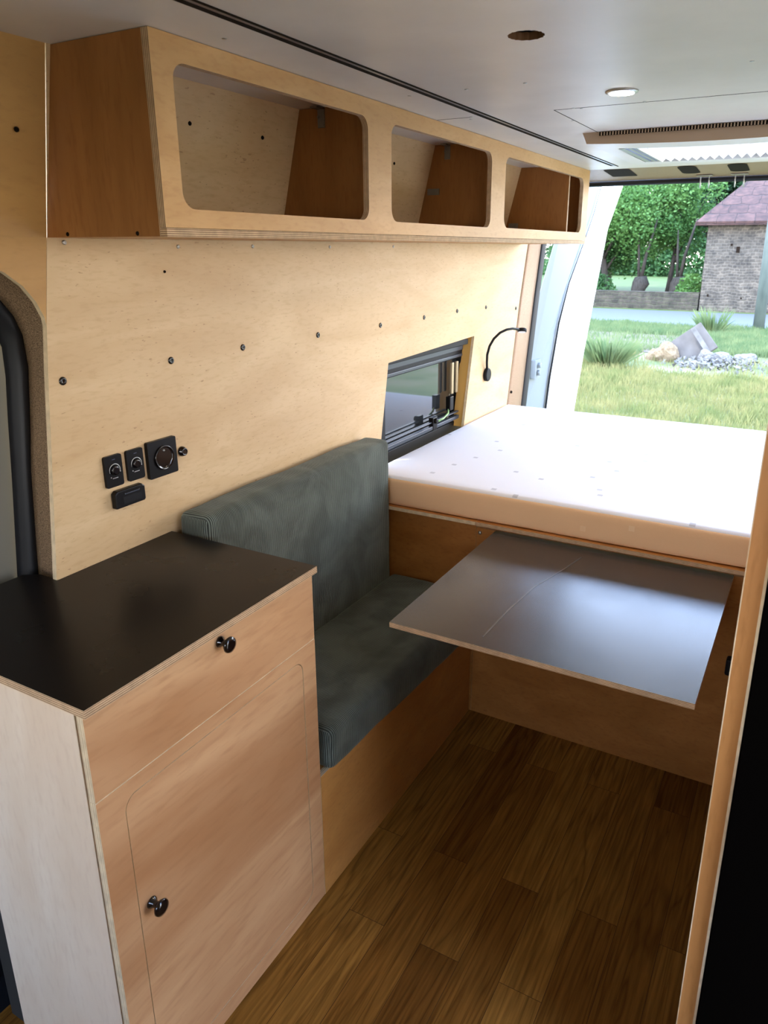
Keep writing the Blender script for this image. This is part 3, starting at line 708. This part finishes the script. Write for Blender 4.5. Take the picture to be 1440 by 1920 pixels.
# low cupboard by the door
cb = empty('base_cabinet', (.22, .43, 0), 'plywood base cabinet with one drawer and one routed door beside the doorway', 'cabinet')
CX = .4132
MB().prism([(.073, 0), (.394, 0), (.394, .884), (.073, .884)], 'Y', .1445, .1565, e=1).build('side_panel', [M['okoume_pale'], M['edge_pale']], cb)
MB().prism([(.073, 0), (.394, 0), (.394, .884), (.073, .884)], 'Y', .7150, .7270, e=1).build('side_panel', [M['okoume'], M['edge_pale']], cb)
MB().box(.002, .0725, .16, .727, 0, .884).build('dark_filler', [M['dark']], cb)  # added dark block standing in for the shade behind the cabinet side
MB().box(.073, .388, .157, .7145, .03, .045).build('bottom_panel', [M['okoume']], cb)
# drawer
dw = MB().box(.3985, CX, .1445, .727, .7255, .8845, e=1, t='X').build('drawer', [M['okoume_front'], M['edge_pale']], cb, bevel=.0008)
dr_r = MB().prism(rr(.1965, .6785, .045, .693, .025), 'X', .3990, CX-.0002, e=1).build('door', [M['okoume_front'], M['edge_pale']], cb)
ff = MB().prism([(.1445, 0.002), (.727, .002), (.727, .7235), (.1445, .7235)], 'X', .3985, CX, holes=[rr(.1950, .6805, .0435, .6945, .0265)], e=1).build('face_frame', [M['okoume_front'], M['edge_pale']], cb)
# pale bead where the drawer meets the frame
MB().box(.3988, CX-.0012, .1450, .7265, .7234, .7256).build('bead', [M['edge_pale']], cb)
MB().box(.385, .3985, .16, .71, .03, .88).build('inner_rail', [M['slot_dark']], cb)
def knob(y, z, parent): return MB().lathe((CX, y, z), (1, 0, 0), [(0, .011), (.003, .010), (.007, .0065), (.016, .006), (.019, .013), (.0225, .0155), (.026, .0145), (.028, .009)], 28).build('knob', [M['knob']], parent)
knob(.439, .861, dw); knob(.222, .457, dr_r)

wt = [(.001, .7298), (.001, .419), (-.055, .419), (-.085, .40), (-.085, .1405), (.4253, .1405), (.4253, .7298)]
o = MB().prism(wt, 'Z', .885, .9, e=1, i=0).build('worktop', [M['black_lam'], M['edge_thin']])
tag(o, 'black laminate worktop with bare plywood edges, on the base cabinet', 'worktop')

# bench
bn = empty('bench', (.2, 1.17, 0), 'low plywood bench box along the left wall, under green corduroy cushions', 'bench')
MB().box(.3985, CX, .7285, 1.6085, 0, .353, e=1, t='X').build('front_panel', [M['okoume'], M['edge_pale']], bn)
MB().box(.001, .398, .7285, 1.6085, .340, .353, e=1).build('top_panel', [M['okoume'], M['edge_pale']], bn)

def sag_seat(p_):
    t = (p_.y-.76)/.84
    p_.x += .028*t*max(0, p_.x-.1)/.32
    if p_.x > .36: p_.z -= .010*t*(1 if p_.z > .42 else .4)
    return p_
o = rbox('seat_cushion', (.112, .752, .3545), (.430, 1.600, .468), .018, M['cord'], n=(26, 70, 10), puff=.004, nz=.0035, nsc=7, seed=3, sag=sag_seat)
tag(o, 'dark green corduroy seat cushion lying flat on the bench', 'cushion', 'corduroy bench cushions')
o = rbox('back_cushion', (.007, .745, .3545), (.108, 1.600, .946), .020, M['cord'], n=(8, 80, 46), puff=.004, nz=.004, nsc=6, seed=11)
tag(o, 'green corduroy backrest cushion standing against the left wall', 'cushion', 'corduroy bench cushions')

# bed
bd = empty('bed_base', (.9, 2.2, 0), 'plywood bed base box spanning the rear, under the mattress', 'bed')
MB().box(0.002, .4195, 1.612, 1.627, 0, .6965, e=1, t='Y').build('front_panel', [M['okoume_shaded'], M['edge']], bd)
MB().box(.4205, 1.775, 1.612, 1.627, 0, .688, e=1, t='Y').build('front_panel', [M['okoume_shaded'], M['edge']], bd)
MB().box(.002, .4195, 1.602, 2.94, .6975, .7095, e=1).build('top_panel', [M['okoume'], M['edge_pale']], bd)
MB().box(.4205, 1.795, 1.602, 2.94, .6975, .7095, e=1).build('top_panel', [M['okoume'], M['edge_thin']], bd)
MB().lathe((.433, 1.612, .672), (0, -1, 0), [(0, .006), (.003, .006), (.005, .003)], 16).build('bolt', [M['metal']], bd)
MB().box(1.203, 1.262, 1.582, 1.612, .395, .445).build('catch', [M['black_matte']], bd, bevel=.005)
mt = rbox('mattress', (.003, 1.618, .7115), (1.785, 2.945, .812), .014, M['matt_top'], n=(40, 40, 4), puff=.001, nz=.0015, nsc=4)
tag(mt, 'wide white mattress with small grey printed patches, across the rear of the van', 'mattress')
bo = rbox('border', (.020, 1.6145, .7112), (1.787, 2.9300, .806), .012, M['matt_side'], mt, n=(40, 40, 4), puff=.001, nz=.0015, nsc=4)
bo['label'] = 'mattress border, warm light painted into its colour'

# fold-up table
tb = MB().prism([(.490, .925), (1.186, .925), (1.190, 1.611), (.488, 1.611)], 'Z', .677, .690, e=1).build('folding_table', [M['table_lam'], M['edge_thin']])
tag(tb, 'square black topped plywood table hinged on the bed front', 'table')
s = MB(); s.V = [(x+dx_, y, .6903) for x, y in ((.785, 1.53), (.766, 1.43), (.730, 1.277), (.717, 1.12), (.713, .966)) for dx_ in (0, .004)]; [s.face([2*k, 2*k+2, 2*k+3, 2*k+1]) for k in range(4)]; s.build('scuff_mark', [plain('pale_scuff', (.075, .07, .065), .27, spec=.95)], tb)
MB().box(.50, 1.18, 1.585, 1.6105, .6735, .6768).build('hinge', [M['metal']], tb)

# partition on the right, and the dark cupboard beyond it
PH = 1.42
o = MB().box(1.2495, 1.2780, .6130, 1.600, 0, PH, e=1, t='X')
pt = o.build('partition_panel', [M['okoume_v'], M['okoume_v']])
tag(pt, 'narrow upright plywood partition edge standing close on the right', 'partition')
s = MB().box(1.2488, 1.2503, .6115, .6135, 0, PH).box(1.2745, 1.2785, .6105, .6135, 0, PH); s.build('edge_band', [M['edge_pale']], pt)
tc_ = empty('tall_cabinet', (1.5, 1.1, 0), 'matt black cabinet filling the right edge behind the partition', 'cabinet')
MB().box(1.2790, 1.79, .620, 1.600, 0, PH-.002).build('body', [M['black_panel']], tc_)
MB().box(1.2795, 1.79, .606, .6195, .02, PH-.02).build('door', [M['black_panel']], tc_, bevel=.002)

# ------------------------------------------------------------------ small fittings on the left wall
def plate(name, y0, y1, z0, z1, t, mat, parent=None, r=.005): return MB().prism(rr(y0, y1, z0, z1, r, 4), 'X', .0003, t).build(name, [mat], parent, bevel=.0015)
def dimmer(y0, y1, z0, z1, label):
    e_ = empty('dimmer_switch', (0, (y0+y1)/2, (z0+z1)/2), label, 'switch', 'dimmer switches')
    plate('plate', y0, y1, z0, z1, .007, M['black'], e_)
    yc, zc = (y0+y1)/2+.001, (z0+z1)/2+.002
    s = MB(); s.lathe((.007, yc, zc), (1, 0, 0), [(0, .0105), (.005, .0098), (.0055, .007)], 24); s.build('knob', [M['knob']], e_)
    s = MB(); R_ = .0138
    pts = [(.0078, yc+R_*math.cos(math.radians(a_)), zc+R_*math.sin(math.radians(a_))) for a_ in range(-20, 201, 10)]
    s.tube(pts, [.0004+.0007*(1-k/(len(pts)-1)) for k in range(len(pts))], 6)
    for k in range(-3, 4): s.box(.0070, .0076, yc+k*.0021-.0007, yc+k*.0021+.0007, zc-.0175-.0008, zc-.0175+.0006)
    for (a_, b_) in ((-.011, -.0145), (.0125, -.003), (.0145, -.0055)): s.box(.0070, .0076, yc+a_-.001, yc+a_+.001, zc+b_-.001, zc+b_+.001)
    s.build('printed_scale', [M['silver']], e_)
    s = MB(); s.box(.0070, .0076, yc-.004, yc+.004, z1-.010, z1-.0085); s.build('indicator', [plain('dark_indicator', (.05, .06, .10), .3)], e_)
    return e_
dimmer(.560, .606, 1.055, 1.125, 'left of the two black dimmer switches with a silver dial arc')
dimmer(.619, .665, 1.055, 1.125, 'black dimmer switch with silver arc, next to the square socket')
po = empty('power_socket', (0, .72, 1.09), 'square black mains socket, the largest of the wall fittings', 'socket')
plate('plate', .676, .762, 1.044, 1.130, .010, M['black'], po, .004)
s = MB(); prof = [(0, .0285), (.003, .0285), (.0035, .0265), (-.004, .0185), (-.006, .0180)]
s.lathe((.0102, .722, 1.087), (1, 0, 0), prof, 40); s.build('socket_ring', [M['knob']], po)
MB().lathe((.0045, .722, 1.104), (1, 0, 0), [(0, .0025), (.008, .0023), (.009, .001)], 12).build('earth_pin', [M['metal']], po)
s = MB(); s.lathe((.0050, .713, 1.087), (1, 0, 0), [(0, .003), (.0003, .003)], 12).lathe((.0050, .731, 1.087), (1, 0, 0), [(0, .003), (.0003, .003)], 12)
s.build('pin_hole', [M['slot_dark']], po)
rk = MB().lathe((0, .786, 1.085), (1, 0, 0), [(0, .0120), (.004, .0120), (.005, .0105), (.011, .0095), (.012, .007), (.0105, .0055)], 24).build('push_button', [M['knob']])
tag(rk, 'small round black button just right of the square socket', 'button')
us = empty('usb_socket', (0, .612, 1.027), 'wide black charging socket plate below the dimmer switches', 'socket')
s = MB().prism([(.571, 1.006), (.649, 1.006), (.653, 1.010), (.653, 1.040), (.646, 1.046), (.578, 1.046), (.571, 1.040)], 'X', .0003, .016); s.build('plate', [M['black']], us, bevel=.003)
MB().box(.0155, .0175, .595, .636, 1.034, 1.038).build('cover_lip', [M['knob']], us, bevel=.0008)
MB().box(.0158, .0168, .590, .640, 1.014, 1.030).build('port_cover', [M['black_matte']], us, bevel=.0008)

# reading lamp
rl_ = empty('reading_lamp', (0, 2.66, 1.0), 'black flexible gooseneck reading lamp on the wall beside the side window', 'lamp')
MB().lathe((0, 2.664, .998), (1, 0, 0), [(0, .030), (.014, .030), (.017, .026)], 28).build('base', [M['black_matte']], rl_)
pts = [(.010, 2.655, 1.02), (.014, 2.640, 1.055), (.022, 2.622, 1.095), (.036, 2.612, 1.135), (.055, 2.612, 1.168), (.078, 2.625, 1.194), (.098, 2.650, 1.206), (.112, 2.685, 1.208), (.118, 2.715, 1.204), (.121, 2.74, 1.199)]
MB().tube(pts, .0055, 10).build('gooseneck', [M['black_matte']], rl_)
hc = Vector((.128, 2.765, 1.196)); ha = Vector((.12, -.30, -.9))
MB().lathe(hc-ha.normalized()*.006, ha, [(0, .018), (.003, .021), (.014, .021), (.016, .019)], 24).build('lamp_head', [M['black_matte']], rl_)
MB().lathe(hc+ha.normalized()*.0102, ha, [(0, .0175), (.0008, .017)], 24).build('lens', [M['lens']], rl_)

# ================================================================== outdoors
GZ = -.6
tag(MB().box(-40, 40, 3.6, 22.4, GZ-.05, GZ).box(-40, 40, -30, 3.6, GZ-.05, GZ-.001).build('ground', [M['ground']]), kind='structure')
tag(MB().box(-60, 60, 22.4, 27.6, GZ-.05, GZ+.01).build('road', [M['road']]), kind='structure')
tag(MB().box(-60, 60, 27.6, 90, GZ-.05, GZ).build('field', [M['field']]), kind='structure')

def inview(x, y, mg=1.5):
    f = (y+.446)
    xl = 1.284-f*.267 - mg; xr = 1.284 - f*.02 + mg
    return xl < x < xr
def blades(name, n_, ymin, ymax, h0, h1, mat, wd=.010, cond=None, mg=2.6, seed=1, bend=.35):
    rnd = random.Random(seed); V = []; F = []
    c_ = 0; tries = 0
    while c_ < n_ and tries < n_*12:
        tries += 1
        y = ymin+(ymax-ymin)*rnd.random(); x = -7+10*rnd.random()
        if not inview(x, y, mg): continue
        if cond and not cond(x, y, rnd): continue
        c_ += 1
        cl = .5+.5*noise.noise(Vector((x*.9, y*.45, 3)))+.3*noise.noise(Vector((x*3, y*2, 1)))
        h = (h0+(h1-h0)*rnd.random())*(.55+.9*max(0, min(1, cl))); a_ = rnd.random()*2*PI; w_ = wd*(.7+.6*rnd.random())*(1+y/18)
        bx, by = math.cos(a_)*w_/2, math.sin(a_)*w_/2*.4; l_ = h*bend*(rnd.random()-.5)*2; l2 = h*bend*(rnd.random()-.5)*2
        b_ = len(V)
        V += [(x-bx, y-by, GZ), (x+bx, y+by, GZ), (x+l_*.4+bx*.6, y+l2*.4+by, GZ+h*.6), (x+l_, y+l2, GZ+h)]
        F += [[b_, b_+1, b_+2], [b_, b_+2, b_+3]]
    return mesh(name, V, F, mat)
pile = lambda x, y: (abs(x+.45) < 1.45 and 13.4 < y < 16.3)
soil = lambda x, y: (-4.6 < x < -1.6 and 16.6 < y < 19.6)
g = blades('meadow_grass', 90000, 6.5, 15.5, .05, .16, M['grass'], wd=.006, cond=lambda x, y, r: not pile(x, y) or r.random() < .10, seed=2)
tag(g, 'yellow green dry meadow grass behind the van', 'grass', kind='stuff')
g = blades('verge_grass', 60000, 15.0, 22.3, .06, .18, M['grass2'], wd=.007, cond=lambda x, y, r: (not pile(x, y)) and (not soil(x, y) or r.random() < .25), seed=5)
tag(g, 'greener grass between the rubble and the road', 'grass', kind='stuff')
tag(mesh('bare_soil', [(-5.2, 16.3, GZ+.01), (-1.2, 16.0, GZ+.01), (-1.5, 19.4, GZ+.01), (-5.0, 20.2, GZ+.01)], [[0, 1, 2, 3]], M['soil']), kind='structure')
tag(MB().box(1.95, 14, -12, 3.2, GZ-.0005, GZ+.004).build('bounce_ground', [noisy('pale_bounce_ground', [(.35, (.44, .34, .22)), (.65, (.56, .45, .31))], 40)]), kind='structure')  # unseen pale ground added to bounce warm light into the van
# a few taller tufts
def tuft(x, y, h, n_, spread, mat, label, grp=None):
    rnd = random.Random(int(x*100+y*7)); V = []; F = []
    for _ in range(n_):
        a_ = rnd.random()*2*PI; d = rnd.random()**.7*spread; px, py = x+math.cos(a_)*d*.5, y+math.sin(a_)*d*.5
        hh = h*(.5+.5*rnd.random()); tx, ty = px+math.cos(a_)*spread*.9*rnd.random(), py+math.sin(a_)*spread*.9*rnd.random(); w_ = .018
        b_ = len(V); V += [(px-w_/2, py, GZ), (px+w_/2, py, GZ), ((px+tx)/2+w_/2, (py+ty)/2, GZ+hh*.65), (tx, ty, GZ+hh)]
        F += [[b_, b_+1, b_+2], [b_, b_+2, b_+3]]
    tag(mesh('grass_tuft', V, F, mat), label, 'grass tuft', grp)
tuft(-2.05, 13.6, .62, 420, .55, M['grass2'], 'tall green grass tuft left of the rubble heap')
tuft(-1.05, 20.6, .75, 160, .5, M['grass2'], 'tall weed standing against the road, left of the concrete pole')

def rock(name, c, s_, mat, label, rot=(0, 0, 0), seed=0, ang=.35, grp=None, sub=3):
    bm = bmesh.new(); bmesh.ops.create_icosphere(bm, subdivisions=sub, radius=1)
    for v in bm.verts:
        q = v.co.copy(); d = 1+ang*noise.noise(q*1.3+Vector((seed*3.1, seed, 0)))+.12*noise.noise(q*4+Vector((seed, 0, 0)))
        mx = max(abs(q.x), abs(q.y), abs(q.z)); q = q*d*(.75+.25/mx*.9)
        v.co = q
    me = bpy.data.meshes.new(name); bm.to_mesh(me); bm.free(); me.materials.append(mat)
    o = bpy.data.objects.new(name, me); C.objects.link(o); o.location = c; o.scale = s_; o.rotation_euler = [math.radians(a_) for a_ in rot]
    return tag(o, label, 'rock', 'stones of the rubble heap')
rock('rock', (-1.20, 15.0, -.50), (.24, .20, .25), M['stone_tan'], 'tan rounded boulder at the left of the rubble heap', (0, -25, 10), 1)
rock('rock', (-1.48, 15.1, -.58), (.15, .16, .24), M['stone_tan'], 'thin tan stone leaning on the left side of the tan boulder', (0, 35, 0), 2)
rock('rock', (-.46, 14.9, -.47), (.15, .14, .13), M['stone'], 'pale stone resting against the foot of the leaning slab', (0, 20, 30), 3)
rock('rock', (-.24, 15.0, -.54), (.19, .18, .19), M['stone'], 'grey stone in the middle of the rubble heap, right of the slab', (10, 0, 60), 4)
rock('rock', (-.62, 14.5, -.62), (.24, .20, .12), M['stone'], 'low flat grey stone at the front of the rubble heap', (0, 8, 20), 5)
rock('rock', (.18, 15.3, -.53), (.22, .20, .13), M['stone'], 'dark grey stone at the right end of the rubble heap', (0, 0, 40), 6)
o = MB().box(-.42, .42, -.05, .05, -.30, .30).build('concrete_slab', [M['slab']], bevel=.01)
o.location = (-.83, 15.25, -.34); o.rotation_euler = (math.radians(-20), math.radians(-38), math.radians(12)); tag(o, 'grey concrete slab tilted up on the rubble heap', 'slab')
o = MB().box(-.045, .045, -.03, .03, -.34, .34).build('timber_beam', [M['stone']])
o.location = (-.60, 15.12, -.22); o.rotation_euler = (math.radians(-12), math.radians(-36), math.radians(12)); tag(o, 'whitish beam lying along the upper edge of the tilted slab', 'beam')
rnd = random.Random(5); s = MB()
V = []; F = []
for _ in range(420):
    x = -.3+rnd.gauss(0, .42); y = 14.7+rnd.gauss(0, .45); z = GZ+max(0, .12-.08*abs(x+.3))*rnd.random()+.02; r_ = .02+.05*rnd.random()
    b_ = len(V); q = [Vector((rnd.uniform(-1, 1), rnd.uniform(-1, 1), rnd.uniform(-1, 1))).normalized()*r_ for _ in range(4)]
    V += [tuple(Vector((x, y, z))+k) for k in q]; F += [[b_, b_+1, b_+2], [b_, b_+2, b_+3], [b_, b_+3, b_+1], [b_+1, b_+3, b_+2]]
tag(mesh('gravel', V, F, M['stone']), 'broken stone chips spread around the rubble heap', 'gravel', kind='stuff')

o = MB().tube([(-.05, 22.1, GZ-.05), (-.07, 22.1, 2.0), (-.02, 22.1, 6.5)], [.15, .13, .09], 14).build('utility_pole', [M['pole']])
tag(o, 'greenish concrete pole standing at the near edge of the road', 'pole')

# field wall and barn
o = MB().box(-16, -2.5, 28.3, 28.7, GZ-.05, .02).build('field_wall', [M['masonry_dark']]); tag(o, 'low old masonry wall along the far side of the road', 'wall')
bn_ = empty('barn', (2, 31, GZ), 'stone barn with a tiled hipped roof across the road', 'barn')
MB().box(-2.45, 9, 28.3, 37.7, GZ-.05, 2.38).build('wall', [M['masonry']], bn_)
V = [(-2.83, 28.0, 2.30), (9.4, 28.0, 2.30), (9.4, 38.0, 2.30), (-2.83, 38.0, 2.30), (-.35, 33, 5.2), (9.4, 33, 5.2),
     (-2.83, 28.0, 2.42), (9.4, 28.0, 2.42), (9.4, 38.0, 2.42), (-2.83, 38.0, 2.42), (-.35, 33, 5.32), (9.4, 33, 5.32)]
F = [[6, 7, 11, 10], [9, 6, 10], [8, 9, 10, 11], [0, 3, 2, 1], [0, 1, 7, 6], [3, 0, 6, 9], [1, 2, 8, 7, 11], [2, 3, 9, 8]]
mesh('roof', V, F, M['tiles'], bn_)
for (x, z, w_, h_) in ((-1.62, 1.66, .07, .07), (-1.40, 1.50, .11, .2), (-2.2, -.05, .06, .08), (-1.1, -.12, .05, .06)):
    MB().box(x-w_/2, x+w_/2, 28.28, 28.305, z-h_/2, z+h_/2).build('wall_hole', [M['slot_dark']], bn_)

# trees
def tree(name, c, r_, h0, h1, nl, mat, label, leaf=.14, seed=0, trunk=.12, branches=5, lean=0, flat=1, clumps=26, cover=1.0):
    rnd = random.Random(seed); t = empty(name, (c[0], c[1], GZ), label, 'tree', 'dark trees farther back' if name == 'dark_tree' else 'leafy trees behind the field wall')
    V = []; F = []
    cz = (h0+h1)/2; hz_ = (h1-h0)/2
    cl = []
    for _ in range(clumps):
        d = Vector((rnd.gauss(0, 1), rnd.gauss(0, 1), rnd.gauss(0, 1))).normalized()*(rnd.random()**.45)
        cl.append((Vector((c[0]+d.x*r_*.85, c[1]+d.y*r_*.7*flat, cz+d.z*hz_*.85)), r_*(.22+.2*rnd.random())))
    for _ in range(nl):
        cc, cr_ = rnd.choice(cl)
        d = Vector((rnd.gauss(0, 1), rnd.gauss(0, 1), rnd.gauss(0, .8))).normalized()*cr_*(.55+.55*rnd.random())
        q = cc+d; s_ = leaf*(.6+.8*rnd.random())
        a_ = Vector((rnd.uniform(-1, 1), rnd.uniform(-1, 1), rnd.uniform(-.6, .6))).normalized(); b2 = a_.orthogonal().normalized()
        b2.rotate(Matrix.Rotation(rnd.random()*6.28, 3, a_)); b_ = len(V)
        V += [tuple(q-a_*s_*.5), tuple(q+b2*s_*.28), tuple(q+a_*s_*.5), tuple(q-b2*s_*.28)]; F.append([b_, b_+1, b_+2, b_+3])
    mesh('foliage', V, F, mat, t)
    s = MB(); top = Vector((c[0]+lean, c[1], cz))
    s.tube([(c[0], c[1], GZ-.05), (c[0]+lean*.3, c[1], GZ+.6*(cz-GZ)*.5), tuple(top)], [trunk*1.5, trunk, trunk*.4], 10)
    for k in range(branches):
        tgt = cl[k % len(cl)][0]; st = Vector((c[0], c[1], GZ)).lerp(top, .35+.5*k/branches)
        s.tube([tuple(st), tuple(st.lerp(tgt, .5)+Vector((0, 0, .1))), tuple(tgt)], [trunk*.45, trunk*.3, trunk*.12], 6)
    s.build('trunk', [M['bark']], t)
    return t
tree('leafy_tree', (-6.3, 30.6), 2.9, .5, 5.4, 34000, M['leaf_bright'], 'big bright green tree behind the field wall, left of the barn', .12, 1, .14, 8, lean=-.6, clumps=44)
tree('leafy_tree', (-4.15, 31.5), 1.7, 1.3, 5.6, 15000, M['leaf_bright'], 'thin bright green tree with a forked stump next to the barn', .11, 2, .09, 6, lean=.3, clumps=26)
tree('leafy_tree', (-7.6, 31.5), 2.2, .3, 2.6, 14000, M['leaf_mid'], 'low bushy tree with a bent branch at the left, behind the field wall', .12, 3, .10, 6, lean=-1.2, clumps=24)
for k, (x, y, r_, h1, lb) in enumerate(((-3.6, 39, 3.4, 8.4, 'dark tree rising behind the left slope of the barn roof'), (-9.0, 41, 4.2, 8.6, 'dark tall tree behind the big bright green tree'),
        (-14.5, 40, 4.5, 8.4, 'dark tall tree farthest left, seen past the open door'), (-1.6, 43, 4.0, 9.5, 'dark tree standing above the barn ridge'), (-19.5, 36, 4.2, 7.6, 'broad dark tree glimpsed in the gap beside the door hinge'))):
    tree('dark_tree', (x, y), r_, 1.0, h1, 16000, M['leaf_dark'] if k % 2 == 0 else M['leaf_mid'], lb, .22, 20+k, .22, 5, clumps=34)
for (x, y, lb, sd_) in ((-4.95, 30.0, 'left pollard stump with shoots on top of the field wall line', 1), (-3.55, 30.2, 'right pollard stump beside the barn corner', 2)):
    s = MB().tube([(x, y, GZ), (x-.04, y, 0), (x+.05, y, .25), (x+.02, y, .50)], [.36, .27, .33, .22], 12)
    s.tube([(x+.05, y, .45), (x+.15, y, 1.3), (x+.45, y, 2.6)], [.08, .06, .03], 8).tube([(x-.05, y, .45), (x-.12, y, 1.2), (x-.2, y, 2.2)], [.06, .05, .02], 8)
    tag(s.build('tree_stump', [M['bark']]), lb, 'stump', 'pollard stumps by the field wall')
def bush(c, r_, h, nl, mat, label, leaf=.12, seed=0, cat='bush'):
    rnd = random.Random(seed); V = []; F = []
    for _ in range(nl):
        d = Vector((rnd.gauss(0, 1), rnd.gauss(0, 1), abs(rnd.gauss(0, 1)))).normalized()*(.5+.5*rnd.random())
        q = Vector((c[0]+d.x*r_[0], c[1]+d.y*r_[1], c[2]+d.z*h)); s_ = leaf*(.6+.8*rnd.random())
        a_ = Vector((rnd.uniform(-1, 1), rnd.uniform(-1, 1), rnd.uniform(-1, 1))).normalized(); b2 = a_.orthogonal().normalized(); b_ = len(V)
        V += [tuple(q-a_*s_*.5), tuple(q+b2*s_*.3), tuple(q+a_*s_*.5), tuple(q-b2*s_*.3)]; F.append([b_, b_+1, b_+2, b_+3])
    tag(mesh(cat, V, F, mat), label, cat, {'hedge': 'far hedges', 'bush': 'bushes along the field wall'}[cat])
bush((-6.9, 29.4, -.3), (1.3, .5), 1.1, 2600, M['leaf_mid'], 'green bush spilling over the left end of the field wall', .13, 4)
bush((-3.0, 29.6, -.2), (.55, .4), .9, 900, M['leaf_bright'], 'small light bush in the corner between field wall and barn', .12, 5)

for k, (x, y, r_, h, lb) in enumerate(((-24, 62, 5, 5.5, 'far hedge mass at the left edge of the field'), (-15.5, 64, 5, 5.0, 'far hedge mass seen under the crown of the big tree'), (-8, 63, 4.5, 5.6, 'far hedge mass between the two pollard stumps'), (-1, 62, 4.5, 6, 'far hedge mass hidden mostly by the barn'))):
    bush((x, y, GZ), (r_, 1.5), h, 9000, M['leaf_mid'], lb, .30, 40+k, 'hedge')
